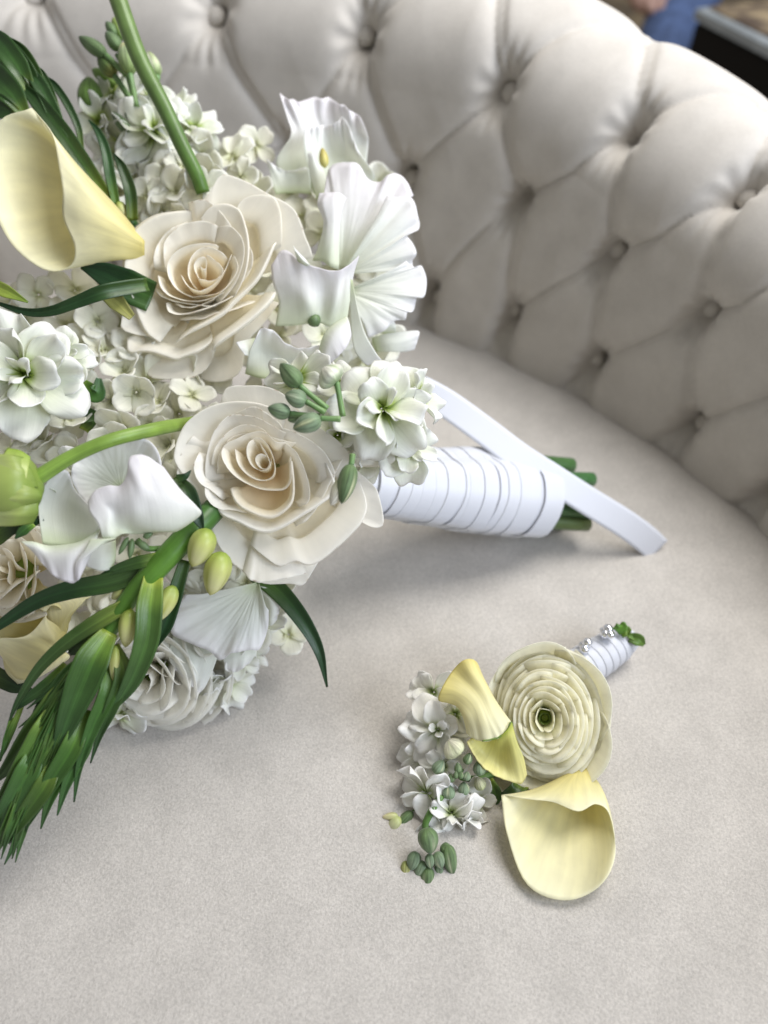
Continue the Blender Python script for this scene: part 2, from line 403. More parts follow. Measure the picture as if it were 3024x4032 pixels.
# covered buttons sit where the lattice has its knots
def solve_button(i, j):
    f0, s0 = None, None
    if (i, j) in BTN: f0, s0 = _fz[list(BTN).index((i, j))]
    else:
        best = None
        F2, S2 = np.meshgrid(np.radians(np.linspace(-50, 98, 300)), np.linspace(0.0, TOP_S + 0.04, 90))
        q = tuft(F2, S2)[1]; e = ((q - np.array([i, j])) ** 2).sum(-1); k = np.unravel_index(e.argmin(), e.shape)
        if e[k] > 0.004: return None
        f0, s0 = F2[k], S2[k]
    return f0, s0
def button_mesh(c, n, r):
    a = np.cross(n, [0, 0, 1.0]); a /= np.linalg.norm(a); b = np.cross(n, a)
    rings = [(1.0, -0.15), (1.0, 0.15), (0.85, 0.42), (0.5, 0.62), (0.15, 0.68)]
    V = []
    for k, h in rings:
        for t in range(16):
            an = t / 16 * 2 * math.pi
            V.append(c + a * (r * k * math.cos(an)) + b * (r * k * math.sin(an)) + n * (r * h))
    f = quads(len(rings), 16, True); f.append(tuple((len(rings) - 1) * 16 + k for k in range(16)))
    return V, f
for i in range(-6, 6):
    for j in range(-7, 6):
        r = solve_button(i, j)
        if r is None: continue
        f0, s0 = r
        c = back_point(f0, s0, 0.0075); e = back_point(f0, s0, 0.03); n = (e - c); n /= np.linalg.norm(n)
        V, f = button_mesh(c, n, 0.0078)
        obj('button', V, f, M['velvet_back'], backrest)

# seat: a flat pad that rounds down where it tucks under the back
nr_, na_ = 70, 160
rr = np.concatenate([np.linspace(0.02, 0.56, 44), np.linspace(0.565, 0.668, nr_ - 44)])
aa = np.radians(np.linspace(-75, 215, na_))
RR, AA = np.meshgrid(rr, aa, indexing='ij')
edge_r = 0.606
zz = -np.clip((RR - 0.590) / 0.075, 0, 1) ** 2.2 * 0.028
Vs = np.stack([BC[0] + RR * np.sin(AA), BC[1] + RR * np.cos(AA), zz], -1)
seat = obj('seat_cushion', Vs, [tuple(reversed(q)) for q in quads(nr_, na_)], M['velvet'], sofa, label='smooth grained velvet seat pad')
# its front border panel down to the floor
rim = Vs[-1]; lo = rim.copy(); lo[:, 2] = -0.42
obj('seat_border', np.vstack([rim + [0, 0, 0.0], lo]), quads(2, na_), M['velvet_back'], sofa)
# closed outer shell of the back, down to the floor
fo = np.radians(np.linspace(-58, 102, 70)); zo = np.linspace(0.15, -0.42, 6)
FO, ZO = np.meshgrid(fo, zo); RO = RB + LEAN * TOP_S + 2 * ROLL + 0.012
obj('backrest_shell', np.stack([BC[0] + RO * np.sin(FO), BC[1] + RO * np.cos(FO), ZO], -1), quads(6, 70), M["velvet_back"], sofa)

# ------------------------------------------------------------------ what shows beyond the sofa
FLOOR_Z = -0.42
m_floor = plain('tan_patterned_floor', (0.40, 0.30, 0.17), 0.6, scale=7, color2=(0.13, 0.095, 0.06))
fl = obj('floor', [(-3, -2, FLOOR_Z), (5, -2, FLOOR_Z), (5, 6, FLOOR_Z), (-3, 6, FLOOR_Z)], [(0, 1, 2, 3)], m_floor, smooth=False)
tag(fl, 'tan and brown mottled floor beyond the sofa', kind='structure')

def box_mesh(c, ex, ey, ez, hx, hy, hz, bev=0.006):
    """chamfered block about c on axes ex, ey, ez"""
    V = []; 
    for sz in (-1, 1):
        for inset, zz in (((0, hz - bev),) if sz > 0 else ((0, -hz),)):
            for sx, sy in ((-1, -1), (1, -1), (1, 1), (-1, 1)): V.append(c + ex * sx * hx + ey * sy * hy + ez * zz)
    for sx, sy in ((-1, -1), (1, -1), (1, 1), (-1, 1)): V.append(c + ex * sx * (hx - bev) + ey * sy * (hy - bev) + ez * hz)
    f = [(3, 2, 1, 0)]
    for k in range(2): f += [(k * 4 + i, k * 4 + (i + 1) % 4, k * 4 + 4 + (i + 1) % 4, k * 4 + 4 + i) for i in range(4)]
    f.append((8, 9, 10, 11)); return V, f
# black storage crate with a pale lid edge
m_black = plain('black_lacquer', (0.004, 0.004, 0.005), 0.45, spec=0.2)
m_rim = plain('pale_grey_edge', (0.36, 0.40, 0.43), 0.5, noise=.2)
m_red = plain('dull_red_mark', (0.075, 0.012, 0.018), 0.6, noise=.4)
m_gry = plain('dull_grey_mark', (0.035, 0.037, 0.04), 0.6, noise=.4)
A, B = U(2748, 62, 1.15), U(3060, 172, 1.02)
ex = B - A; ex[2] = 0; ex /= np.linalg.norm(ex); ez = np.array([0, 0, 1.0]); ey = np.cross(ez, ex)
top_z = (A[2] + B[2]) / 2
cx_ = (A + ex * 0.30 + ey * 0.16); cx_[2] = (top_z + FLOOR_Z) / 2
hz = (top_z - FLOOR_Z) / 2
crate = empty('storage_crate', (cx_[0], cx_[1], FLOOR_Z)); tag(crate, 'black crate with a pale grey top edge behind the sofa', 'crate')
V, f = box_mesh(cx_, ex, ey, ez, .30, .16, hz - .012); body = obj('crate_body', V, f, m_black, crate, smooth=False)
tc2 = cx_.copy(); tc2[2] = top_z - .004
V, f = box_mesh(tc2, ex, ey, ez, .304, .164, .0075, .003); obj('lid_edge', V, f, m_rim, crate, smooth=False)
V, f = box_mesh(tc2 + ez * .006, ex, ey, ez, .290, .150, .006, .002); obj('lid', V, f, plain('wicker_tan', (0.40, 0.31, 0.19), .7, scale=22, color2=(0.10, .07, .05)), crate, smooth=False)
fc = cx_ - ey * .1605
def mark(name, pts, mat):
    q = [fc + ex * a + ez * b for a, b in pts]; V = q + [p - ey * .002 for p in q]; n = len(q)
    obj(name, V, [tuple(range(n - 1, -1, -1)), tuple(range(n, 2 * n))] + [(i, (i + 1) % n, n + (i + 1) % n, n + i) for i in range(n)], mat, body, smooth=False)
zt = hz - .02
mark('crate_mark', [(-.20, zt - .085), (-.15, zt - .10), (-.13, zt - .05), (-.10, zt - .095), (-.09, zt - .06), (-.11, zt - .16), (-.15, zt - .17), (-.19, zt - .14)], m_red)  # thin dark red and grey patches on the crate's front
mark('crate_mark', [(-.285, zt - .10), (-.255, zt - .10), (-.25, zt - .04), (-.275, zt - .035)], m_gry)
# person in blue jeans beyond the crate: a seated leg with a resting hand
m_denim = plain('blue_denim', (0.105, 0.165, 0.34), 0.8, noise=.35, scale=60)
m_skin = plain('skin', (0.52, 0.33, 0.27), 0.5, noise=.1)
kd = 1.45
knee = P([(2790, -120, 0), (2740, -60, 0), (2680, 40, 0), (2620, 170, 0), (2560, 420, 0), (2540, 700, 0), (2560, 900, 0)], kd)
legc = spline(knee, 20)
person = tube_w('person', legc, np.interp(np.linspace(0, 1, 20), [0, .2, .5, 1], [.055, .058, .052, .040]), m_denim, None, m=18)
tag(person, 'person in blue jeans behind the sofa, only a leg and hand showing', 'person')
palm = tube_w('hand', P(spline([(2500, -60, 60), (2545, -28, 70), (2590, 0, 70), (2625, 22, 60)], 10), kd), np.array([.024, .026, .03, .031, .031, .03, .028, .024, .018, .008]), m_skin, person, flat=.55)
for k in range(4):
    a = np.array([2590 + 16 * k, 22 - 16 * k, 66.]); tube_w('finger', P(spline([a, a + [26, 14, 10], a + [44, 34, 0]], 8), kd), np.linspace(.0088, .0062, 8), m_skin, person, m=8)
tube_w('thumb', P(spline([(2560, 0, 80), (2560, 26, 80), (2575, 44, 70)], 8), kd), np.linspace(.0098, .007, 8), m_skin, person, m=8)

# ------------------------------------------------------------------ colours of the plants (pigment, base -> rim)
CREAM = [(0, lin(252, 238, 200)), (0.3, lin(253, 248, 232)), (0.65, lin(253, 250, 241)), (1, lin(252, 249, 241))]
CREAM2 = [(0, lin(252, 241, 210)), (0.3, lin(253, 249, 236)), (0.7, lin(253, 251, 245)), (1, lin(252, 250, 244))]
PEA = [(0, lin(222, 231, 196)), (0.22, lin(240, 243, 232)), (0.8, lin(246, 247, 244)), (1, lin(246, 245, 246))]
PEAM = [(0, lin(232, 238, 216)), (0.5, lin(246, 246, 244)), (1, lin(244, 241, 244))]
STK = [(0, lin(140, 168, 58)), (0.16, lin(186, 204, 112)), (0.34, lin(238, 241, 222)), (1, lin(246, 246, 243))]
HYD = [(0, lin(228, 230, 190)), (0.25, lin(244, 244, 228)), (1, lin(247, 246, 238))]
CALLA = [(0, lin(230, 218, 140)), (0.45, lin(241, 234, 180)), (1, lin(248, 245, 214))]
LEAFG = [(0, lin(96, 128, 52)), (0.3, lin(52, 88, 38)), (1, lin(40, 76, 40))]
BRACT = [(0, lin(164, 186, 80)), (0.10, lin(112, 146, 58)), (0.32, lin(66, 102, 44)), (1, lin(54, 88, 52))]
BRACT2 = [(0, lin(116, 148, 60)), (0.3, lin(74, 112, 48)), (1, lin(60, 96, 54))]
DARKL = [(0, lin(70, 100, 45)), (0.4, lin(34, 66, 32)), (1, lin(30, 60, 34))]
BUDG = [(0, lin(104, 130, 82)), (0.5, lin(110, 134, 92)), (1, lin(84, 108, 70))]
BUDG2 = [(0, lin(122, 146, 108)), (0.5, lin(136, 156, 126)), (1, lin(106, 130, 98))]
PALE = [(0, lin(150, 172, 74)), (0.35, lin(200, 206, 124)), (0.8, lin(226, 224, 166)), (1, lin(198, 198, 116))]
STEMG = [(0, lin(96, 134, 64)), (1, lin(84, 120, 54))]

PEACH = [(0, lin(252, 232, 192)), (0.4, lin(253, 245, 224)), (0.75, lin(253, 249, 238)), (1, lin(252, 249, 241))]

bouquet = empty('bridal_bouquet', U(1480, 1890, 0.47))
tag(bouquet, 'large bouquet of cream roses and white flowers with a ribbon wrapped handle', 'bouquet')

# ------------------------------------------------------------------ roses
def rose(center, tilt, deep, petals, d, off, k, stops, label, heart_stops):
    """every petal is a shell: base in the heart's depth, belly, rim as given; tilt shifts the base against the rim"""
    cx, cy = off[0] + center[0] * k, off[1] + center[1] * k
    bx, by, bh = cx + tilt[0], cy + tilt[1], -deep
    hip = P(spline([(bx - tilt[0] * .1, by, bh - 130), (bx, by, bh - 60), (bx, by, bh + 30), (bx, by, bh + 70)], 10), d)
    r = tube_w('rose', hip, np.array([14, 30, 44, 52, 56, 58, 60, 56, 40, 8.0]) * d / FPX, M['stem'], bouquet, [(0, lin(70, 104, 50)), (1, lin(190, 190, 120))], label=label)
    more = []
    for i, q in enumerate(petals):
        q = dict(q); more.append(q)
        if i < 7: q['stops'] = heart_stops; q['bh'] = -deep * (0.50 + 0.07 * i)
        if 6 <= i <= 12:                                   # a second petal tucked behind, turned a little
            a = np.array(q['rim'], float); cc = np.array(center); an = 0.5 * (1 if i % 2 else -1); m_ = len(a)
            a = a[max(0, m_ // 2 - 2): m_ // 2 + 3] - cc; rot = np.array([[math.cos(an), -math.sin(an)], [math.sin(an), math.cos(an)]])
            e = dict(q); e['rim'] = [tuple(x) for x in (a @ rot.T) * (1.0 + 0.05 * (i % 3)) * 0.97 + cc]; e['h'] = q.get('h', 0) - 9; e['lip'] = 0; e.pop('lip2', None); e['end'] = 40
            more.append(e)
    for q in more:
        rim = np.array(S(q['rim'], off, k)); nrim = max(len(rim), 4)
        rim = spline(rim, 11); bh = q.get('bh', -deep)
        m = len(rim); t = np.linspace(-1, 1, m)
        rim[:, 2] += q.get('h', 0.0) - q.get('end', 25) * np.abs(t) ** 5
        kb = q.get('kb', 1.0); lip = 0.45 * q.get('lip', 8.0) if q.get('lip', 8.0) >= 9 else 0.0; ld = 0.3 * q.get('drop', 6.0)
        c = np.array([cx, cy])
        out = rim[:, :2] - c; nrm = out / (np.linalg.norm(out, axis=1)[:, None] + 1e-9)
        b2 = np.array([bx, by])
        def row(f, kk, add=0.0):
            """f: 0 at the rim's height, 1 at the base"""
            cc = c * (1 - f) + b2 * f
            xy = cc + out * kk
            h = rim[:, 2] * (1 - f) + bh * f + add
            return np.column_stack([xy, h])
        fl = q.get('flare', 0.16 if kb >= 1 else 0.24)
        rows = [row(1.0, 0.06), row(0.78, 0.42 * kb), row(0.5, 0.74 * kb), row(0.25, (1 - fl) * (0.5 + 0.5 * kb)), row(0.08, 1 - 0.36 * fl),
                np.column_stack([rim[:, :2], rim[:, 2]])]
        taper = (1 - np.abs(t) ** 4)
        if lip:
            rows.append(np.column_stack([rim[:, :2] + nrm * lip * (0.4 + 0.6 * taper)[:, None], rim[:, 2] - ld * taper]))
        if q.get('lip2'):
            l2, d2 = q['lip2']; l2 *= .8; d2 *= .7
            rows.append(np.column_stack([rim[:, :2] + nrm * (lip + l2 * taper)[:, None], rim[:, 2] - ld - d2 * taper]))
        patch('petal', rows, d, M['rose'], r, q.get('stops', stops), nv=26, nu=30, ruffle=q.get('ruf', 4.0), edge=q.get('edge', 3.0), thick=0.00018, fu=2.0)
    return r

Z1 = ((400, 600), 0.5425)
ROSE1 = [
    dict(rim=[(715, 825), (752, 850), (764, 795), (740, 757), (692, 778), (668, 832), (700, 905)], h=0, kb=.95, lip=1, drop=0, end=4),
    dict(rim=[(705, 915), (790, 932), (850, 905), (882, 850), (828, 785), (758, 740)], h=6, kb=1.0, lip=3, drop=2, end=10),
    dict(rim=[(690, 985), (640, 930), (625, 850), (650, 760), (710, 700), (790, 690), (870, 722), (915, 775)], h=-4, kb=1.05, lip=3, drop=2),
    dict(rim=[(575, 890), (620, 965), (690, 1003), (760, 990), (840, 930), (905, 840), (946, 738)], h=12, kb=1.08, lip=5, drop=4),
    dict(rim=[(646, 1046), (560, 1005), (500, 935), (474, 845), (500, 762), (570, 700), (680, 664), (800, 663), (850, 682)], h=-6, kb=1.02, lip=6, drop=5),
    dict(rim=[(640, 1050), (760, 1040), (870, 1010), (950, 930), (992, 830), (960, 745)], h=-12, kb=1.05, lip=5, drop=4),
    dict(rim=[(408, 892), (425, 970), (480, 1035), (570, 1068), (680, 1082), (800, 1060), (890, 1015)], h=-10, kb=1.06, lip=7, drop=6),
    dict(rim=[(850, 1095), (940, 1000), (1003, 880), (1036, 740), (1028, 650), (990, 580), (920, 530), (845, 545)], h=-14, kb=.98, lip=7, drop=6),
    dict(rim=[(460, 860), (448, 690), (480, 615), (560, 540), (680, 500), (800, 512), (850, 545)], h=-22, kb=.95, lip=8, drop=8),
    dict(rim=[(468, 1092), (485, 1152), (565, 1180), (700, 1152), (860, 1095), (960, 1040)], h=-18, kb=1.08, lip=7, drop=6),
    dict(rim=[(960, 1050), (1030, 905), (1062, 740), (1055, 600), (1010, 450), (960, 402), (870, 380), (780, 412), (715, 490)], h=-16, kb=.96, lip=12, drop=12),
    dict(rim=[(545, 1372), (650, 1292), (760, 1232), (880, 1160), (960, 1075), (1060, 985), (1155, 870), (1230, 700), (1262, 655)], h=-26, kb=1.02, lip=14, drop=10, lip2=(10, 18)),
    dict(rim=[(430, 1372), (330, 1300), (240, 1090), (195, 945), (168, 858), (195, 740), (215, 640), (262, 560), (345, 500), (445, 458), (560, 440), (700, 430)], h=-48, kb=.9, lip=14, drop=16, lip2=(8, 22)),
    dict(rim=[(802, 1420), (840, 1375), (960, 1290), (1100, 1182), (1200, 1092), (1258, 1010)], h=-38, kb=1.05, lip=18, drop=10, lip2=(10, 24)),
    dict(rim=[(960, 600), (985, 390), (1100, 318), (1205, 322), (1262, 352), (1300, 480), (1300, 690)], h=-52, kb=.92, lip=10, drop=12),
    dict(rim=[(700, 405), (800, 270), (900, 150), (1100, 240), (1262, 330), (1372, 382), (1435, 480), (1472, 590), (1515, 690), (1530, 765)], h=-78, kb=.88, lip=8, drop=10),
    dict(rim=[(185, 955), (160, 1050), (150, 1180), (140, 1268), (185, 1302), (275, 1328), (385, 1342)], h=-70, kb=.9, lip=6, drop=8),
    dict(rim=[(195, 1345), (205, 1440), (275, 1432), (400, 1440), (520, 1488), (620, 1462), (760, 1400), (805, 1350)], h=-62, kb=1.02, lip=16, drop=6, lip2=(8, 20)),
    dict(rim=[(315, 1565), (350, 1630), (450, 1645), (620, 1648), (740, 1590), (800, 1510), (824, 1430)], h=-105, kb=.92, lip=6, drop=8),
    dict(rim=[(700, 1640), (820, 1668), (920, 1655), (1015, 1570), (1060, 1380), (1180, 1240), (1290, 1090)], h=-150, kb=.95, lip=4, drop=8),
]
rose((740, 850), (6, 70), 190, ROSE1, 0.42, *Z1, CREAM, 'cream rose facing up beside the yellow calla lily', PEACH)

Z2 = ((600, 1400), 0.6028)
ROSE2 = [
    dict(rim=[(742, 655), (700, 640), (672, 672), (690, 722), (735, 742), (768, 700), (745, 640), (700, 565)], h=0, kb=.95, lip=1, drop=0, end=4),
    dict(rim=[(775, 660), (770, 715), (735, 748), (680, 742), (636, 700), (616, 640), (622, 578), (660, 548)], h=2, kb=1.0, lip=3, drop=2),
    dict(rim=[(640, 545), (700, 540), (760, 590), (792, 670), (800, 760), (762, 808), (690, 812), (610, 772), (556, 705), (540, 610)], h=-4, kb=1.04, lip=5, drop=4),
    dict(rim=[(905, 660), (908, 760), (890, 860), (800, 880), (690, 868), (570, 812), (490, 735), (450, 650), (470, 585)], h=-8, kb=1.04, lip=6, drop=6),
    dict(rim=[(450, 640), (475, 580), (560, 540), (650, 500), (740, 503), (800, 560), (870, 570)], h=-22, kb=.95, lip=6, drop=6),
    dict(rim=[(515, 865), (555, 955), (640, 1012), (740, 1046), (822, 1030), (900, 958), (918, 860), (905, 690)], h=-12, kb=1.05, lip=14, drop=5, lip2=(6, 16)),
    dict(rim=[(385, 720), (400, 620), (470, 520), (580, 452), (700, 470), (800, 540), (940, 570)], h=-34, kb=.95, lip=8, drop=8),
    dict(rim=[(340, 830), (352, 930), (430, 1000), (530, 1010), (620, 1030)], h=-30, kb=1.05, lip=8, drop=8),
    dict(rim=[(400, 960), (470, 1040), (590, 1085), (700, 1138), (800, 1132), (930, 1062), (1050, 982), (1150, 915), (1185, 840), (1130, 700)], h=-32, kb=1.04, lip=14, drop=10, lip2=(6, 18)),
    dict(rim=[(350, 830), (345, 700), (390, 520), (480, 402), (570, 388), (700, 410), (820, 480), (960, 540)], h=-50, kb=.92, lip=8, drop=10),
    dict(rim=[(330, 1000), (240, 830), (155, 700), (152, 620), (182, 520), (240, 430), (350, 352), (480, 312), (620, 308), (760, 340), (870, 420)], h=-72, kb=.88, lip=10, drop=14),
    dict(rim=[(640, 1232), (740, 1312), (830, 1366), (930, 1332), (1010, 1360), (1090, 1332), (1200, 1242), (1290, 1160), (1360, 1080), (1392, 965), (1340, 800)], h=-64, kb=.95, lip=10, drop=8, lip2=(4, 12)),
    dict(rim=[(1290, 700), (1390, 800), (1458, 862), (1490, 950), (1512, 1072), (1490, 1120), (1412, 1115), (1350, 1060)], h=-88, kb=.85, lip=6, drop=8),
    dict(rim=[(345, 1010), (372, 1075), (400, 1170), (450, 1270), (525, 1362), (650, 1442), (742, 1495), (900, 1490), (985, 1500), (1040, 1420), (1095, 1330)], h=-108, kb=.9, lip=5, drop=10),
    dict(rim=[(960, 990), (1022, 950), (1024, 850), (985, 720), (930, 620), (850, 560)], h=-26, kb=1.0),
    dict(rim=[(1180, 860), (1190, 760), (1130, 640), (1040, 560), (930, 500), (840, 470)], h=-44, kb=.95),
    dict(rim=[(1345, 830), (1320, 700), (1240, 580), (1120, 490), (980, 430), (860, 400)], h=-76, kb=.9),
    dict(rim=[(440, 330), (480, 215), (600, 195), (750, 205), (880, 270), (1000, 420)], h=-120, kb=.85, lip=6, drop=8),
]
rose((715, 680), (30, 40), 190, ROSE2, 0.365, *Z2, CREAM2, 'large cream rose nearest the ribbon handle', PEACH)

# ------------------------------------------------------------------ generic small flowers
def petal_grid(L, W, cup, wav, seed, nv=9, nu=9, notch=0.0, curl=0.0, neck=0.22):
    """one obovate petal along +x: L long, W wide, lifted by cup, wavy rim; (nv, nu, 3)"""
    r = np.random.RandomState(seed)
    v = np.linspace(0, 1, nv)[:, None].repeat(nu, 1); u = np.linspace(-1, 1, nu)[None, :].repeat(nv, 0)
    prof = neck * (1 - v) ** 2 + np.sin(np.clip(v / 0.66, 0, 1) * math.pi / 2) ** 1.1 * (1 - 0.10 * np.clip(v - .66, 0, 1) / .34)
    x = L * (v - 0.34 * v ** 3 * (1 - np.sqrt(1 - 0.97 * u * u)) - notch * np.exp(-(u / .25) ** 2) * v ** 6)
    y = W / 2 * u * prof
    z = cup * L * v ** 1.6 - curl * L * np.clip(v - .55, 0, 1) ** 2 + 0.18 * W * (u ** 2) * (1 - .5 * v)
    ph = r.rand() * 6.28
    z = z + wav * W * np.sin(u * (2.6 + r.rand() * 2) + ph) * v ** 2 + wav * .3 * W * np.sin(u * 5.0 + ph * 2) * v ** 4
    x = x + wav * .35 * L * np.sin(u * 4.2 + ph) * v ** 3
    return np.stack([x, y, z], -1), v, u

def place_petal(name, c, fr, ang, lift, L, W, cup, wav, mat, parent, stops, seed, start=0.0, nv=9, nu=9, notch=0.0, curl=0.0, thick=0.00035, roll=0.0, zoff=0.0, label=None):
    g, v, u = petal_grid(L, W, cup, wav, seed, nv, nu, notch, curl)
    a, b, n = fr
    ca, sa = math.cos(ang), math.sin(ang); cl, sl = math.cos(lift), math.sin(lift)
    rad = a * ca + b * sa; tan = -a * sa + b * ca
    cr, sr = math.cos(roll), math.sin(roll)
    ex = rad * cl + n * sl; ez0 = n * cl - rad * sl
    ey = tan * cr + ez0 * sr; ez = ez0 * cr - tan * sr
    V = c + rad * start + n * zoff + g[..., :1] * ex + g[..., 1:2] * ey + g[..., 2:] * ez
    col = ramp(v, stops)
    return obj(name, V, quads(nv, nu), mat, parent, col.reshape(-1, 3), np.stack([u * .5 + .5, v], -1), thick, label=label)

def stock_floret(px, py, d, R, tilt, parent, seed, n=(6, 5, 3), stops=STK, mat=None, open_=0.0):
    """double stock floret: whorls of wavy petals round a green throat"""
    r = np.random.RandomState(seed); c = U(px, py, d); fr = axis_frame(*tilt, roll=r.rand() * 6.28)
    k = d / FPX; R = R * k
    for w, cnt in enumerate(n):
        for i in range(cnt):
            a = (i + 0.5 * w + r.uniform(-.18, .18)) / cnt * 2 * math.pi
            lift = math.radians([-4, 24, 58][w] + r.uniform(-18, 18) - 10 * open_)
            L = R * [1.0, 0.78, 0.5][w] * r.uniform(.88, 1.1)
            place_petal('petal', c, fr, a, lift, L, L * r.uniform(.66, .98) * [1, .9, .62][w], r.uniform(-.05, .25), r.uniform(.07, .17), mat or M['stock'], parent, stops,
                        seed * 31 + w * 10 + i, start=R * .05, nv=12, nu=13, notch=.05, curl=r.uniform(-.3, 1.2), roll=r.uniform(-.7, .7), zoff=R * .06 * w)

def single_floret(px, py, d, R, tilt, parent, seed, n=4, stops=HYD, lift=18, name='floret'):
    """hydrangea floret: four or five broad petals in one small mesh"""
    r = np.random.RandomState(seed); c = U(px, py, d); a0, b0, nn = axis_frame(*tilt, roll=r.rand() * 6.28)
    R = R * d / FPX; VV = []; CC = []; FFc = []; UU = []
    for i in range(n):
        g, v, u = petal_grid(R, R * r.uniform(.8, 1.0), r.uniform(0, .2), r.uniform(.03, .09), seed * 17 + i, 7, 7, .03, r.uniform(0, .5))
        an = (i + r.uniform(-.12, .12)) / n * 2 * math.pi; l = math.radians(lift + r.uniform(-14, 18))
        rad = a0 * math.cos(an) + b0 * math.sin(an); tan = -a0 * math.sin(an) + b0 * math.cos(an)
        ex = rad * math.cos(l) + nn * math.sin(l); ez = nn * math.cos(l) - rad * math.sin(l)
        V = c + rad * R * .04 + nn * R * .03 * (i % 2) + g[..., :1] * ex + g[..., 1:2] * tan + g[..., 2:] * ez
        base = len(VV) * 49
        VV.append(V.reshape(-1, 3)); CC.append(ramp(v, stops).reshape(-1, 3)); UU.append(np.stack([u * .5 + .5, v], -1).reshape(-1, 2))
        FFc += [tuple(q + base for q in f) for f in quads(7, 7)]
    return obj(name, np.vstack(VV), FFc, M['stock'], parent, np.vstack(CC), np.vstack(UU), 0.0003)

# ------------------------------------------------------------------ hydrangea filling the inside of the bunch
def hydrangea(label, stalk, spots, R, seed, stops=HYD, d_end=None):
    r = np.random.RandomState(seed)
    h = tube('hydrangea', [(stalk[0], stalk[1], -400), (stalk[0], stalk[1], -250), (stalk[0], stalk[1], -130)], [26, 24, 18], stalk[2], M['stem'], bouquet, STEMG, label=label)
    for i, (x, y, d) in enumerate(spots):
        single_floret(x, y, d, R * r.uniform(.85, 1.2), (r.uniform(-.7, .7), r.uniform(-.6, .8)), h, seed * 100 + i, n=r.choice([4, 4, 5]), stops=stops, lift=r.uniform(0, 30))
    return h

def fill(x0, y0, x1, y1, step, d, jit, seed, slope=(0, 0)):
    r = np.random.RandomState(seed); out = []
    y = y0; k = 0
    while y <= y1:
        x = x0 + (k % 2) * step / 2
        while x <= x1:
            xx, yy = x + r.uniform(-jit, jit), y + r.uniform(-jit, jit)
            u, w = (x - x0) / max(1, x1 - x0) - .5, (y - y0) / max(1, y1 - y0) - .5
            out.append((xx, yy, d + slope[0] * u + slope[1] * w + 0.03 * (u * u + w * w) * 2 + r.uniform(-.006, .006)))
            x += step
        y += step * .8; k += 1
    return out

hydrangea('shaded white hydrangea between the two cream roses', (500, 1500, 0.45), fill(-60, 1180, 860, 2060, 120, 0.425, 35, 3, (0.0, -0.035)), 105, 21)
hydrangea('white hydrangea tucked behind the upper rose', (850, 850, 0.50), fill(480, 600, 1010, 900, 105, 0.462, 25, 4, (0, -.02)), 95, 22)
hydrangea('white hydrangea behind the sweet pea', (1250, 1000, 0.49), fill(1010, 760, 1500, 1540, 120, 0.468, 30, 5, (0.01, -.03)), 100, 23)
hydrangea('white blossom low in the bunch below the large rose', (800, 2300, 0.45), fill(330, 2080, 1120, 2560, 130, 0.415, 35, 6, (0.01, .0)), 105, 24)

# ------------------------------------------------------------------ sweet peas on the ribbon side
Z3 = ((900, 300), 0.5425)
def fan(name, base, rim, d, off, k, parent, mat, stops, amp=30, hb=-40, hr=0, n_r=4, nu=70, nv=20, folds=7, edge=4, belly=25, label=None, fine=3):
    b = np.array(S([base], off, k)[0]); rm = spline(S(rim, off, k), 40); rm[:, 2] += hr
    rows = []
    u = np.linspace(0, 1, 40); ph = rnd.random() * 6
    for t in np.linspace(0, 1, n_r + 1):
        kk_ = np.hanning(13); kk_ /= kk_.sum(); sm = np.stack([np.convolve(np.pad(rm[:, q], 6, 'edge'), kk_, 'valid') for q in range(3)], 1)
        mixr = np.clip((t - .7) / .3, 0, 1); row = b * (1 - t) + (sm * (1 - mixr) + rm * mixr) * t; row[:, 2] += hb * (1 - t) + belly * math.sin(math.pi * t)
        uu = u + 0.06 * np.sin(u * 7 + ph) + 0.03 * np.sin(u * 17 + 2 * ph)
        row[:, 2] += 0.6 * amp * (0.75 * np.sin(uu * folds * 2 * math.pi + ph) * (0.45 + 0.55 * np.sin(u * 5.3 + 2 * ph)) + 0.55 * np.sin(uu * folds * 3.1 + ph * 3)) * t ** 2.6 * 1.5
        rows.append(row)
    rows[0] = b + (rows[0] - b) * 0 + (rm - b) * 0.03 + np.array([0, 0, hb])
    return patch(name, rows, d, mat, parent, stops, nv=nv, nu=nu, ruffle=amp * .75, edge=edge, fu=3.5, fine=fine, label=label)

pea = tube('sweet_pea', [(1250, 1560, -320), (1300, 1400, -200), (1335, 1200, -90)], [26, 24, 22], 0.45, M['stem'], bouquet, STEMG, label='ruffled white sweet pea blooms above the ribbon handle')
def pz(rows): return [S(r, *Z3) for r in rows]
patch('petal', pz([[(420, 780, -60), (560, 800, -50), (700, 810, -50), (860, 790, -50), (1000, 740, -60)],
                   [(345, 615, -20), (520, 600, -40), (690, 600, -60), (850, 590, -40), (1000, 645, -40)],
                   [(452, 430, 10), (580, 420, -30), (720, 430, -60), (870, 400, -30), (1014, 480, -20)],
                   [(425, 300, 20), (540, 290, -10), (680, 290, -40), (850, 300, -10), (1000, 400, 0)],
                   [(370, 130, 30), (490, 178, 0), (690, 152, -20), (835, 215, 10), (960, 300, 10)]]), 0.485, M['pea'], pea, PEAM, ruffle=14, edge=9, nu=44, fu=4)
patch('petal', pz([[(620, 860, -60), (690, 860, -40), (760, 850, -30), (860, 830, -40), (960, 800, -50)],
                   [(570, 640, -20), (650, 620, -40), (760, 620, -50), (900, 660, -30), (1060, 740, -30)],
                   [(548, 500, 10), (640, 480, -30), (760, 480, -40), (870, 500, 10), (1010, 640, 10)],
                   [(552, 385, 20), (640, 362, -10), (755, 350, -10), (845, 310, 25), (940, 560, 40)]]), 0.475, M['pea'], pea, PEA, ruffle=10, edge=7, nu=36)
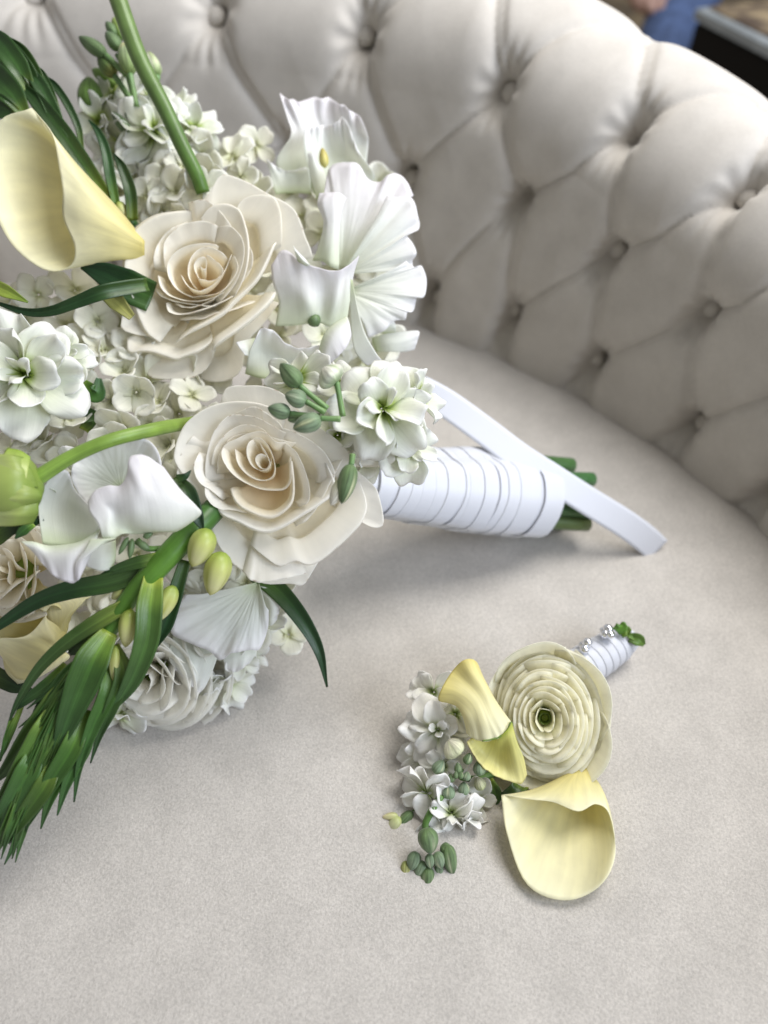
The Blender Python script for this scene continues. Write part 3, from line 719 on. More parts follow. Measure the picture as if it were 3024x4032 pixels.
patch('petal', pz([[(340, 860, -30), (420, 850, -40), (520, 850, -40), (600, 860, -40)],
                   [(300, 700, 0), (380, 720, -10), (480, 700, -20), (590, 700, -10)],
                   [(275, 600, 15), (345, 655, 0), (440, 690, 5), (560, 660, 10)]]), 0.478, M['pea'], pea, PEA, ruffle=8, edge=4)
patch('petal', pz([[(640, 900, 0), (680, 890, 5), (730, 850, 0)], [(590, 700, 10), (640, 690, 25), (705, 720, 10)], [(575, 560, 10), (610, 560, 20), (650, 640, 15)]]), 0.470, M['pea'], pea, PEA, nu=12, nv=12)
bud('stamen', (1280, 660), (1268, 580), 38, 0.472, M['palebud'], pea, [(0, lin(214, 208, 130)), (1, lin(196, 180, 96))], n=8, m=8)
fan('petal', (815, 1420), [(690, 860), (722, 690), (765, 640), (850, 625), (945, 640), (1010, 740), (1100, 770), (1160, 712), (1235, 712), (1295, 765), (1342, 865)], 0.452, *Z3, pea, M['pea'], PEAM, amp=15, folds=2.3, hr=-20, fine=1.2)
fan('petal', (820, 1440), [(1150, 870), (1250, 880), (1335, 890), (1372, 1000), (1382, 1105), (1290, 1150), (1330, 1200), (1365, 1285), (1335, 1340), (1345, 1420)], 0.446, *Z3, pea, M['pea'], PEA, amp=13, folds=2.2, hr=0, fine=1.2)
fan('petal', (840, 1560), [(1290, 1340), (1345, 1385), (1402, 1380), (1437, 1475), (1422, 1600), (1368, 1610), (1342, 1702), (1300, 1712), (1280, 1772), (1210, 1772), (1120, 1852), (1010, 1900)], 0.443, *Z3, pea, M['pea'], PEA, amp=14, folds=2.6, hr=-10, fine=1.2)
patch('petal', pz([[(610, 1340, -20), (680, 1345, 5), (740, 1385, 20), (800, 1405, 0)], [(655, 1230, -10), (700, 1220, 25), (760, 1230, 30), (805, 1220, 0)],
                   [(690, 1060, 0), (720, 1075, 30), (780, 1075, 32), (815, 1040, 5)], [(645, 935, 10), (690, 920, 34), (780, 900, 36), (840, 920, 10)], [(660, 850, 0), (720, 846, 18), (800, 846, 20), (856, 885, 0)]]),
      0.436, M['pea'], pea, PEAM, nu=20, ruffle=3)
patch('petal', pz([[(340, 1815, -50), (470, 1810, -30), (590, 1795, -20), (660, 1790, -20), (730, 1815, -20), (800, 1790, -20), (860, 1765, -40)],
                   [(365, 1640, -20), (480, 1640, 5), (580, 1650, 30), (680, 1660, -8), (770, 1650, 22), (840, 1600, 0), (893, 1545, -10)],
                   [(322, 1500, 0), (450, 1480, 30), (560, 1500, 40), (680, 1500, 26), (790, 1500, 40), (850, 1450, 26), (910, 1430, 6)],
                   [(308, 1375, 0), (400, 1258, 20), (520, 1342, 52), (640, 1386, 56), (780, 1412, 56), (875, 1368, 46), (948, 1300, 22)]]), 0.428, M['pea'], pea, PEAM, nu=40, nv=26, ruffle=4, edge=3)
patch('petal', pz([[(640, 1400, 0), (560, 1385, 10), (500, 1340, 20)], [(590, 1370, 20), (525, 1320, 40), (480, 1270, 30)], [(560, 1330, 10), (500, 1270, 26), (470, 1232, 10)]]), 0.423, M['pea'], pea, PEA, nu=14, nv=10)
patch('petal', pz([[(120, 2160, -70), (220, 2190, -40), (330, 2200, -40), (440, 2190, -40), (560, 2140, -40), (650, 2060, -40)],
                   [(150, 2010, -20), (230, 1980, -50), (320, 2020, -60), (430, 2060, -60), (550, 2060, -50), (660, 2010, -20)],
                   [(190, 1915, 10), (240, 1832, 20), (330, 1852, 15), (420, 1942, 12), (540, 1976, 15), (672, 1946, 20)]]), 0.420, M['pea'], pea, PEA, nu=36, ruffle=5, edge=5)
patch('petal', pz([[(190, 1900, -30), (200, 1990, -30), (170, 2060, -40)], [(120, 1915, -10), (130, 1980, 0), (140, 2030, -10)], [(52, 1932, 0), (80, 1975, 8), (120, 2026, 0)]]), 0.422, M['pea'], pea, PEA, nu=14, nv=12)
patch('petal', pz([[(650, 2010, -20), (690, 1880, 0), (760, 1800, 0), (860, 1740, -10)], [(700, 2030, 10), (745, 1920, 26), (800, 1850, 26), (880, 1800, 10)], [(740, 2085, 0), (800, 2030, 16), (860, 1960, 16), (892, 1880, 0)]]), 0.415, M['pea'], pea, PEAM, nu=20, nv=16, edge=3)
patch('petal', pz([[(885, 1470, 10), (900, 1480, 10)], [(885, 1700, 0), (930, 1650, 16)], [(905, 1960, 0), (985, 1850, 22)], [(965, 2065, -10), (1065, 2000, 14)], [(1010, 2100, -20), (1110, 2060, 0)]]), 0.424, M['pea'], pea, PEA, nu=12, nv=24)
patch('petal', pz([[(1040, 1900, -20), (1050, 1950, -20), (1070, 2000, -20)], [(1140, 1870, 0), (1150, 1930, 12), (1180, 2000, 0)], [(1260, 1855, 0), (1270, 1920, 10), (1280, 2000, -10)], [(1370, 1845, -10), (1385, 1870, 0), (1350, 1985, -10)]]), 0.452, M['pea'], pea, PEA, nu=16, nv=18, edge=3)
patch('petal', pz([[(1080, 1860, -20), (1150, 1870, -20), (1220, 1870, -20)], [(1100, 1830, 0), (1160, 1810, 8), (1215, 1830, 0)], [(1130, 1790, 0), (1170, 1768, 4), (1205, 1785, 0)]]), 0.458, M['pea'], pea, PEA, nu=12, nv=10)
bud('calyx', (1225, 1245), (1255, 1285), 55, 0.43, M['stem'], pea, BUDG, n=8, m=10)

# ------------------------------------------------------------------ sweet pea low at the photo's left
ZL = ((0, 1600), 0.5425)
pea2 = tube('sweet_pea', [(760, 2120, -260), (680, 2150, -150), (585, 2160, -60), (540, 2130, -20)], [22, 22, 24, 30], 0.352, M['stem'], bouquet, STEMG, label='wide white sweet pea bloom beside the green leafy spike')
def pl(rows): return [S(r, *ZL) for r in rows]
fan('petal', (880, 590), [(640, 720), (560, 610), (520, 520), (530, 420), (600, 310), (700, 243), (830, 214), (980, 222), (1085, 255), (1145, 325), (1172, 430), (1160, 520)], 0.362, *ZL, pea2, M['pea'], PEA, amp=9, folds=5, hr=12, hb=-80, belly=-30, edge=3, fine=3)
patch('petal', pl([[(520, 470, -40), (560, 440, -40), (600, 400, -50)], [(470, 420, -20), (520, 380, -10), (570, 340, -20)], [(415, 330, -10), (460, 285, 0), (545, 300, -10)]]), 0.362, M['pea'], pea2, PEA, nu=12, nv=12, edge=3)
patch('petal', pl([[(750, 962, 0), (820, 962, 10), (890, 925, 10), (950, 925, -20), (1010, 925, -30), (1090, 915, -30), (1180, 908, -40), (1270, 910, -50), (1345, 872, -60)],
                   [(740, 945, 26), (790, 920, 30), (840, 870, 6), (910, 850, 6), (990, 860, 16), (1080, 875, 16), (1170, 885, 10), (1290, 870, -4), (1458, 782, -30)],
                   [(712, 855, 40), (780, 785, 36), (830, 765, 24), (900, 760, 36), (980, 740, 52), (1060, 730, 46), (1150, 720, 40), (1270, 715, 22), (1425, 722, -16)],
                   [(650, 765, 36), (720, 700, 40), (800, 685, 40), (880, 660, 46), (960, 600, 60), (1020, 565, 64), (1090, 560, 46), (1180, 565, 30), (1310, 605, -8)],
                   [(638, 690, 20), (690, 612, 30), (780, 573, 32), (868, 576, 32), (920, 500, 44), (936, 380, 50), (1000, 351, 46), (1080, 368, 26), (1185, 440, 0)]]), 0.345, M['pea'], pea2, PEAM, nu=48, nv=30, ruffle=3, edge=2.5)
patch('petal', pl([[(640, 960, -60), (520, 1005, -60), (400, 1010, -40), (310, 1000, -10)], [(720, 880, -30), (500, 850, -70), (370, 800, -50), (285, 800, 0)],
                   [(690, 800, -20), (510, 700, -60), (385, 650, -40), (280, 665, 0)], [(640, 715, 0), (540, 600, -20), (490, 470, -10), (390, 470, -10)]]), 0.356, M['pea'], pea2, PEA, nu=26, nv=24, ruffle=4, edge=3)
patch('petal', pl([[(400, 640, -40), (340, 580, -30)], [(405, 612, 0), (380, 596, 0)], [(345, 600, 0), (305, 566, 0)]]), 0.358, M['pea'], pea2, PEA, nu=8, nv=10)
patch('petal', pl([[(730, 885, 0), (600, 972, 10), (480, 1003, 8), (345, 1010, 0), (240, 982, 10), (150, 980, 10)], [(690, 990, 24), (560, 1060, 36), (460, 1090, 34), (360, 1085, 22), (275, 1040, 20), (185, 1005, 14)],
                   [(600, 1170, 10), (548, 1276, 10), (480, 1272, 16), (400, 1236, 14), (315, 1148, 6), (225, 1035, 4)]]), 0.345, M['pea'], pea2, PEAM, nu=34, nv=20, ruffle=3, edge=3)
patch('petal', pl([[(655, 962, 40), (760, 962, 46), (840, 958, 20)], [(610, 1050, 46), (690, 1035, 50), (760, 990, 20)], [(545, 1150, 36), (595, 1130, 44), (670, 1060, 20)], [(552, 1268, 16), (575, 1255, 22), (610, 1180, 10)]]), 0.345, M['pea'], pea2, PEAM, nu=14, nv=20)
patch('petal', pl([[(840, 970, -60), (840, 1080, -60), (820, 1180, -60)], [(740, 1000, -30), (740, 1100, -20), (730, 1195, -30)], [(640, 1010, -30), (620, 1100, -24), (630, 1160, -30)]]), 0.352, M['pea'], pea2, PEA, nu=16, nv=16)
for a, b, w in (((1000, 985), (1090, 1040), 60), ((960, 960), (940, 1110), 50), ((930, 950), (860, 1080), 44), ((1040, 950), (1110, 920), 50)):
    bud('sepal', *S([a, b], *ZL), w * .5425, 0.347, M['stem'], pea2, BUDG, n=8, m=8, h=-10)

# ------------------------------------------------------------------ stocks
def stock(label, stem_line, stem_w, d, florets, buds):
    o = tube('stock_flower', stem_line, stem_w, d, M['stem'], bouquet, [(0, lin(120, 160, 92)), (1, lin(96, 132, 70))], label=label)
    for i, f in enumerate(florets): stock_floret(f[0], f[1], f[2], f[3], f[4], o, int(f[0] * 3 + f[1]), *(f[5:] if len(f) > 5 else ()))
    for b in buds:
        bud('bud', b[0], b[1], b[2], b[3], M['bud'], o, b[4] if len(b) > 4 else BUDG, seam=b[5] if len(b) > 5 else lin(206, 212, 160), h=b[6] if len(b) > 6 else 0)
        if len(b) > 7:
            tube('bud_stalk', [tuple(b[7]) + (b[6] - 8,), tuple((np.array(b[7]) * .4 + np.array(b[0]) * .6)) + (b[6],), tuple(b[0]) + (b[6],)], [26, 22, 24], b[3], M['stem'], o, [(0, lin(120, 152, 92)), (1, lin(110, 146, 92))], n=10, m=8)
    return o
K5 = lambda x, y: (600 + x * .6028, 1400 + y * .6028)
stock('white stock with pale green buds over the large rose', [(1440, 1880, -170), (1430, 1760, -90), (1400, 1650, -20)], [40, 36, 26], 0.375,
      [(1500, 1615, 0.37, 205, (.25, .1)), (1600, 1760, 0.385, 150, (.8, -.3), (5, 4, 2)), (1330, 1710, 0.382, 135, (-.2, -.5), (5, 3, 2)), (1180, 1500, 0.392, 150, (-.3, .6), (5, 4, 2)),
       (1360, 1530, 0.388, 140, (0, .4), (5, 4, 2)), (1640, 1580, 0.388, 140, (.9, .3), (5, 4, 2)), (1440, 1790, 0.385, 120, (.1, -.8), (5, 3, 2))],
      [(K5(965, 200), K5(835, 50), 78, 0.352, BUDG, lin(176, 196, 150), 0, (1290, 1610)), (K5(1005, 300), K5(865, 255), 78, 0.35, BUDG2, lin(196, 208, 176), 0, (1280, 1625)),
       (K5(900, 380), K5(752, 340), 66, 0.352, BUDG2, lin(150, 180, 130), 0, (1260, 1640)), (K5(1100, 410), K5(918, 480), 84, 0.347, BUDG2, lin(214, 218, 170), 0, (1340, 1650)),
       (K5(960, 385), K5(885, 425), 52, 0.356, BUDG2, lin(150, 180, 130)), (K5(1205, 175), K5(1110, 80), 118, 0.356, [(0, lin(150, 172, 120)), (.3, lin(232, 234, 214)), (1, lin(242, 240, 226))], lin(150, 176, 110), 0, (1350, 1640)),
       (K5(1300, 710), K5(1235, 970), 76, 0.347, BUDG, lin(222, 222, 180), 0, (1388, 1790)), (K5(1260, 800), K5(1165, 980), 62, 0.349, [(0, lin(176, 190, 120)), (.5, lin(232, 230, 208)), (1, lin(240, 236, 224))], None)])
stock('white stock floret with a green throat at the far side of the bunch', [(120, 1640, -200), (125, 1560, -120), (130, 1480, -40)], [30, 30, 26], 0.39,
      [(110, 1480, 0.385, 235, (-.05, .1), (7, 6, 4)), (-20, 1400, 0.392, 170, (-.4, .4), (6, 4, 3)), (250, 1400, 0.397, 130, (.7, .4), (5, 4, 2))], [])
Q = lambda x, y: (x * .6028, y * .6028)
stock('white stock with upright green buds against the buttoned back', [(620, 800, -40), (580, 560, 0), (545, 440, 10), (505, 300, 8), (460, 215, 5)], [26, 34, 32, 24, 18], 0.478,
      [(610, 520, 0.476, 165, (.1, .2)), (765, 520, 0.484, 135, (.6, .3), (5, 4)), (450, 390, 0.49, 120, (-.4, .4), (5, 3)), (400, 480, 0.486, 125, (-.6, 0), (5, 3)), (580, 400, 0.494, 120, (.2, .6), (5, 3)), (690, 430, 0.494, 110, (.4, .7), (5, 3)),
       (500, 580, 0.486, 150, (-.4, -.3), (5, 3)), (640, 650, 0.484, 150, (.2, -.4), (5, 3)), (490, 690, 0.488, 150, (-.3, -.2), (5, 3)), (780, 630, 0.49, 100, (.6, -.2), (5, 3))],
      [(Q(690, 360), Q(512, 238), 58, 0.47, BUDG, None, 0, Q(830, 490)), (Q(750, 495), Q(640, 365), 62, 0.474, [(0, lin(140, 140, 76)), (.4, lin(104, 132, 72)), (1, lin(84, 112, 60))], None, 0, Q(885, 700)),
       (Q(850, 485), Q(805, 275), 72, 0.466, [(0, lin(128, 150, 84)), (.7, lin(146, 166, 120)), (1, lin(222, 206, 140))], lin(196, 206, 168), 0, Q(890, 700)), (Q(785, 325), Q(690, 205), 54, 0.472, BUDG, None),
       (Q(760, 230), Q(690, 140), 40, 0.474, BUDG, None), (Q(800, 260), Q(740, 110), 48, 0.476, [(0, lin(110, 140, 70)), (1, lin(150, 172, 80))], None), (Q(1030, 495), Q(965, 335), 58, 0.48, [(0, lin(130, 156, 90)), (.4, lin(212, 220, 180)), (1, lin(160, 178, 110))], lin(238, 238, 220), 0, Q(980, 720)),
       (Q(600, 740), Q(580, 500), 104, 0.486, [(0, lin(96, 128, 56)), (1, lin(120, 152, 78))], None), (Q(760, 560), Q(600, 450), 60, 0.49, [(0, lin(128, 160, 76)), (1, lin(110, 146, 66))], None), (Q(850, 870), Q(730, 730), 46, 0.47, BUDG, None), (Q(880, 800), Q(800, 720), 40, 0.474, BUDG, None)])

# ------------------------------------------------------------------ calla lilies
def calla(label, cols, d, parent, off, k, stops=CALLA, extra=None, nv=28, nu=60, name='calla_lily', inner=None):
    """cols: for each place round the spathe the points from throat to rim"""
    rows = [[S([c[i]], off, k)[0] for c in cols] for i in range(len(cols[0]))]
    g = patch(name, rows, d, M['calla'], parent, stops, nv=nv, nu=nu, ruffle=4, edge=5, thick=0.0005, label=label)
    return g
ZC = ((0, 0), 0.9644)
calla('pale yellow calla lily with its mouth open to the room', [
    [(590, 985, -30), (480, 850, -20), (330, 690, -10), (225, 560, 10), (132, 440, 10)],
    [(590, 990, -20), (490, 885, 15), (370, 760, 30), (285, 660, 35), (212, 545, 25)],
    [(590, 995, -15), (500, 915, 30), (400, 830, 55), (320, 750, 62), (240, 680, 55)],
    [(590, 1000, -15), (500, 945, 35), (410, 890, 62), (330, 840, 72), (256, 780, 66)],
    [(590, 1010, -20), (500, 975, 30), (420, 945, 55), (335, 920, 66), (258, 890, 64)],
    [(590, 1030, -30), (500, 1010, 20), (430, 1000, 40), (370, 1000, 48), (305, 1005, 44)],
    [(590, 1060, -50), (490, 1060, 0), (420, 1070, 10), (350, 1080, 14), (285, 1088, 20)],
    [(590, 1050, -70), (470, 1030, -50), (370, 1040, -40), (260, 1080, -20), (190, 1102, 10)],
    [(590, 1020, -80), (450, 970, -90), (310, 960, -90), (170, 1000, -60), (60, 1010, 0)],
    [(590, 1000, -80), (430, 900, -100), (270, 850, -110), (100, 860, -90), (-20, 870, -20)],
    [(590, 990, -80), (430, 840, -100), (260, 720, -110), (80, 660, -90), (-80, 660, -20)],
    [(590, 985, -60), (450, 830, -80), (290, 660, -80), (150, 540, -60), (0, 495, 0)],
    [(590, 983, -40), (478, 846, -30), (326, 684, -18), (222, 556, 0), (130, 438, 10)]], 0.425, bouquet, *ZC)
ZN = ((0, 2200), 0.4219)
calla('yellow calla lily low beneath the leafy green spike', [
    [(620, 640, -80), (560, 640, -30), (500, 600, 0), (440, 560, 10), (425, 520, 10)],
    [(620, 660, -80), (540, 760, -10), (500, 740, 30), (430, 640, 40), (410, 560, 30)],
    [(620, 680, -80), (520, 830, 0), (400, 760, 40), (300, 730, 60), (250, 715, 55)],
    [(620, 700, -90), (500, 900, 0), (330, 850, 40), (150, 780, 60), (0, 745, 60)],
    [(620, 720, -100), (420, 1000, -20), (250, 980, 0), (80, 900, 30), (-60, 800, 40)],
    [(620, 700, -130), (350, 1060, -80), (150, 1100, -60), (20, 900, -40), (-120, 700, 0)],
    [(620, 640, -150), (400, 700, -150), (150, 620, -140), (0, 520, -100), (-150, 450, -20)],
    [(640, 560, -130), (450, 480, -120), (200, 420, -90), (80, 390, -60), (-40, 380, 0)],
    [(660, 560, -100), (640, 500, -60), (480, 400, -30), (300, 390, -20), (150, 380, 0)],
    [(620, 640, -80), (620, 560, -40), (560, 460, -10), (480, 440, 0), (425, 500, 10)]], 0.395, bouquet, *ZN, CALLA)
patch('calla_lily', [S(r, *ZN) for r in [[(640, 560, -40), (620, 680, -40), (560, 760, -60)], [(700, 480, 10), (600, 580, 20), (540, 720, -10)], [(800, 380, 0), (700, 440, 20), (450, 560, 20)], [(855, 345, -20), (640, 380, 0), (440, 440, 10)]]], 0.40, M['calla'], bouquet, CALLA, nu=16, nv=16, thick=0.001, label='folded throat of a yellow calla lily behind the leafy spike')
patch('calla_lily', [S(r, *ZN) for r in [[(20, 780, -20), (200, 780, -10), (380, 800, -20), (560, 780, -40)], [(30, 900, 0), (220, 900, 20), (400, 880, 10), (600, 860, -30)], [(60, 1050, 0), (220, 1060, 16), (400, 1020, 6), (650, 910, -30)], [(170, 1165, -20), (260, 1140, -10), (350, 1110, -10), (600, 960, -40)]]], 0.402, M['calla'], bouquet, CALLA, nu=18, nv=18, thick=0.001, label='outer side of a yellow calla lily under the green leaves')
tube('calla_stem', [(445, -60, 40), (545, 220, 20), (650, 430, 5), (720, 580, -5), (775, 690, -20), (800, 760, -40)], [70, 66, 62, 60, 58, 56], 0.445, M['stem'], bouquet, [(0, lin(112, 138, 76)), (.5, lin(92, 122, 62)), (1, lin(84, 120, 48))], n=30, m=16, label='thick bare green stem crossing in front of the buttoned back')

# ------------------------------------------------------------------ leafy spikes of tuberose
def spike(label, stem, sw, d, blades, buds, scales=None):
    o = tube('tuberose_spike', stem, sw, d, M['stem'], bouquet, [(0, lin(52, 92, 40)), (.3, lin(96, 142, 48)), (1, lin(60, 104, 44))], n=30, m=14, label=label)
    for b in blades:
        blade('leaf', b[0], b[1], d, M['leaf'], o, b[2] if len(b) > 2 else BRACT, fold=b[3] if len(b) > 3 else 0.4, twist=b[4] if len(b) > 4 else 0)
    for b in buds: bud('bud', b[0], b[1], b[2], d, M['palebud'], o, PALE, sepals=3, h=b[3] if len(b) > 3 else 20, groove=.12, seam=lin(186, 190, 96))
    return o
KM = ((0, 1900), 0.7836)
def zm(l): return S(l, *KM)
mb = [
    (zm([(760, 430, -10), (560, 500, 20), (350, 540, 25), (180, 600, 20), (0, 715, 10), (-80, 780, 0)]), [70, 92, 84, 66, 40, 10], DARKL, .5),
    (zm([(800, 375, 20), (700, 400, 40), (600, 430, 36), (480, 480, 20)]), [46, 60, 44, 8], BRACT, .3),
    (zm([(650, 610, 20), (520, 680, 50), (340, 800, 60), (200, 930, 55), (95, 1090, 40), (40, 1215, 10)]), [60, 74, 62, 46, 26, 4], BRACT, .5),
    (zm([(770, 480, 30), (752, 620, 70), (735, 800, 76), (660, 1000, 60), (540, 1175, 40)]), [84, 116, 108, 78, 6], BRACT, .45),
    (zm([(550, 750, 40), (470, 880, 84), (415, 1010, 90), (340, 1200, 84), (258, 1425, 60)]), [74, 150, 146, 96, 5], BRACT, .4),
    (zm([(930, 390, -30), (880, 560, -20), (830, 720, -20), (740, 885, -30)]), [50, 70, 66, 6], DARKL, .5),
    (zm([(500, 740, 0), (400, 820, 20), (350, 860, 10)]), [60, 80, 20], BRACT, .3),
    (zm([(340, 920, 10), (230, 1020, 40), (120, 1100, 30), (60, 1150, 10)]), [50, 56, 40, 8], BRACT, .4),
    (zm([(370, 1000, 30), (290, 1090, 50), (150, 1270, 50), (40, 1430, 30), (-40, 1520, 10)]), [70, 110, 90, 54, 6], BRACT, .4),
    (zm([(570, 820, 30), (620, 960, 40), (560, 1130, 50), (500, 1270, 30), (455, 1410, 10)]), [50, 80, 60, 30, 4], BRACT, .4),
    (zm([(555, 900, 20), (545, 1050, 50), (470, 1220, 60), (400, 1420, 50), (372, 1605, 20)]), [60, 84, 64, 32, 4], BRACT, .5),
    (zm([(290, 1120, 40), (220, 1260, 80), (130, 1420, 80), (20, 1590, 50), (-30, 1640, 30)]), [70, 120, 108, 60, 20], BRACT, .4),
    (zm([(430, 1140, 30), (360, 1330, 70), (270, 1480, 70), (180, 1640, 40), (110, 1772, 10)]), [60, 96, 80, 40, 4], BRACT, .45),
    (zm([(470, 1180, 20), (420, 1340, 40), (340, 1500, 40), (288, 1672, 10)]), [50, 66, 46, 4], BRACT, .5),
    (zm([(200, 1300, 50), (140, 1450, 90), (60, 1600, 80), (-30, 1750, 50)]), [60, 110, 90, 30], BRACT, .4),
    (zm([(280, 1400, 50), (220, 1530, 80), (130, 1660, 70), (40, 1790, 40), (0, 1828, 20)]), [60, 92, 74, 34, 8], BRACT, .4),
    (zm([(330, 1380, 20), (290, 1500, 40), (240, 1620, 30), (205, 1740, 0)]), [44, 56, 36, 4], BRACT, .5),
    (zm([(110, 1120, 0), (60, 1240, 20), (20, 1340, 10), (-20, 1420, 0)]), [20, 30, 22, 4], BRACT, .4),
    (zm([(60, 1180, 10), (30, 1290, 20), (0, 1400, 10)]), [16, 24, 6], BRACT, .4),
]
_r = np.random.RandomState(17)
_axis = spline(np.array(zm([(550, 740, 10), (400, 960, 10), (230, 1300, 10), (60, 1690, 0), (-60, 1900, 0)])), 60)
for i in range(74):
    t = 0.14 + 0.52 * i / 73; q = _axis[int(t * 59)]; nx = _axis[min(59, int(t * 59) + 2)] - q; nx = nx / np.linalg.norm(nx)
    side = np.array([-nx[1], nx[0], 0]); sd = ((i * 0.618) % 1) * 2 - 1; ln = _r.uniform(260, 430) * (1.05 - .35 * t)
    face = math.sqrt(max(0, 1 - sd * sd)); out = 62 * (1.15 - .5 * t)
    pts = [tuple(q + side * sd * 14 + [0, 0, 26 * face]), tuple(q + nx * ln * .3 + side * sd * out * .8 + [0, 0, 70 * face]), tuple(q + nx * ln * .65 + side * sd * out * 1.15 + [0, 0, 72 * face]), tuple(q + nx * ln + side * sd * out * _r.uniform(1.0, 2.0) + [0, 0, 40 * face])]
    mb.append((pts, [20, 36, 27, 2], BRACT2, .6, _r.uniform(-40, 40)))
mb = [(b[0], [w * (.85 if len(b) < 5 else 1) for w in b[1]], BRACT2 if 10 <= i < 19 else b[2]) + tuple(b[3:]) for i, b in enumerate(mb)]
spike('leafy green tuberose spike with pale buds lying on the seat', zm([(1080, 130, -120), (1000, 210, -60), (880, 330, -10), (760, 460, 10), (650, 580, 10), (550, 740, 10), (400, 960, 10), (230, 1300, 10), (60, 1690, 0), (-20, 1840, 0)]), [96, 104, 96, 92, 74, 66, 70, 70, 60, 30], 0.362, mb,
      [(*zm([(1050, 235), (965, 425)]), 104, 30), (*zm([(1120, 350), (1055, 568)]), 108, 0), (*zm([(875, 520), (790, 700)]), 74, 10), (*zm([(655, 640), (630, 830)]), 78, 46), (*zm([(635, 530), (560, 585)]), 48, 0), (*zm([(580, 820), (570, 1000)]), 44, 40)])
KB = ((0, 0), 0.6028)
def zb(l): return S(l, *KB)
DK = [(0, lin(104, 132, 48)), (0.25, lin(54, 88, 40)), (1, lin(38, 70, 38))]
bb = [
    (zb([(760, 1340, 0), (720, 1150, 20), (690, 980, 20), (640, 860, 10), (580, 785, 0)]), [30, 40, 36, 24, 4], DK, .5),
    (zb([(865, 1440, 0), (850, 1250, 10), (800, 1100, 10), (740, 1000, 0)]), [40, 46, 36, 4], DK, .6),
    (zb([(700, 1290, 10), (560, 1090, 40), (410, 870, 44), (250, 670, 40), (95, 510, 20)]), [44, 66, 70, 60, 6], DK, .4),
    (zb([(535, 980, 0), (510, 830, 10), (440, 680, 10), (360, 560, 5), (285, 490, 0)]), [16, 26, 30, 26, 5], DK, .4),
    (zb([(430, 970, 10), (350, 740, 30), (250, 540, 30), (115, 380, 10)]), [36, 56, 54, 6], DK, .4),
    (zb([(320, 720, 0), (240, 500, 20), (150, 350, 20), (60, 280, 10), (-20, 235, 0)]), [30, 50, 52, 40, 10], DK, .4),
    (zb([(380, 720, 20), (330, 580, 20), (270, 470, 10), (200, 425, 0)]), [16, 24, 20, 4], DK, .4),
    (zb([(170, 760, 30), (80, 620, 60), (-20, 520, 50), (-120, 440, 20)]), [40, 100, 110, 40], DK, .4),
    (zb([(200, 600, 20), (120, 440, 50), (20, 300, 50), (-80, 200, 20)]), [40, 84, 84, 40], DK, .4),
    (zb([(120, 740, 40), (20, 700, 50), (-120, 650, 20)]), [40, 90, 60], DK, .4),
    (zb([(260, 640, 10), (190, 480, 30), (90, 340, 30), (-10, 250, 10)]), [30, 60, 60, 20], DK, .4),
    (zb([(480, 1000, 20), (400, 900, 40), (330, 780, 30), (300, 640, 10)]), [36, 50, 40, 8], DK, .4),
    (zb([(640, 1180, -10), (600, 1130, 20), (590, 1080, 10)]), [40, 50, 10], BRACT, .3),
]
spike('dark green leafy spike rising behind the yellow calla lily', zb([(880, 1480, -40), (700, 1280, -20), (500, 1010, -10), (300, 740, -10), (120, 500, -10), (-60, 300, -10)]), [40, 44, 46, 50, 56, 50], 0.448, bb, [(*zb([(770, 1320), (830, 1420)]), 40, 0)])

# ------------------------------------------------------------------ loose leaves
def leaf1(pts, w, d, stops=DARKL, fold=.4, label=None, twist=0):
    blade('leaf', pts, w, d, M['leaf'], bouquet, stops, fold=fold, label=label, twist=twist)
leaf1([(1010, 2260, -20), (1100, 2330, 10), (1190, 2440, 20), (1255, 2560, 10), (1288, 2705, -20)], [70, 76, 62, 40, 5], 0.415, DARKL, .5, 'single dark strap leaf curving over the seat')
leaf1([(580, 1120, -90), (500, 1132, -40), (400, 1152, 10), (300, 1190, 10), (200, 1225, 10), (100, 1228, 5), (-20, 1190, 0)], [50, 56, 56, 44, 36, 28, 10], 0.402, DARKL, .5, 'slender dark leaf below the yellow calla lily')
leaf1([(600, 1170, -30), (500, 1125, -10), (410, 1080, 0), (320, 1050, -10)], [120, 130, 90, 16], 0.425, DARKL, .3, 'dark leaf tucked under the upper rose')
leaf1([(420, 1160, -20), (460, 1190, 0), (520, 1250, 0)], [50, 70, 30], 0.41, [(0, lin(120, 140, 70)), (1, lin(150, 164, 90))], .3)
leaf1([(-40, 1120, 0), (30, 1150, 5), (110, 1190, 0)], [60, 50, 6], 0.40, [(0, lin(170, 190, 90)), (1, lin(120, 150, 60))], .3)
leaf1([(690, 1880, -10), (740, 1940, 10), (775, 2030, 10), (800, 2090, -10)], [30, 66, 50, 8], 0.358, DARKL, .4, 'small dark rose leaf against the large rose')
leaf1([(700, 1885, 5), (730, 1875, 10), (752, 1852, 0)], [34, 24, 3], 0.357, DARKL, .3)
leaf1([(-20, 2100, -10), (40, 2070, 0), (110, 2060, 0), (170, 2040, -10)], [100, 80, 50, 20], 0.357, DARKL, .3)
leaf1([(130, 2060, -10), (90, 2090, 0), (60, 2120, -10)], [30, 40, 6], 0.352, BRACT, .3)
leaf1([(-20, 2660, 0), (60, 2700, 0), (130, 2720, -10)], [70, 60, 10], 0.405, DARKL, .3)
leaf1([(340, 1700, -20), (370, 1660, 0), (330, 1610, -10)], [60, 80, 30], 0.42, BRACT, .3)
leaf1([(320, 1520, -20), (380, 1550, 0), (390, 1490, -10)], [60, 70, 20], 0.415, BRACT, .3)

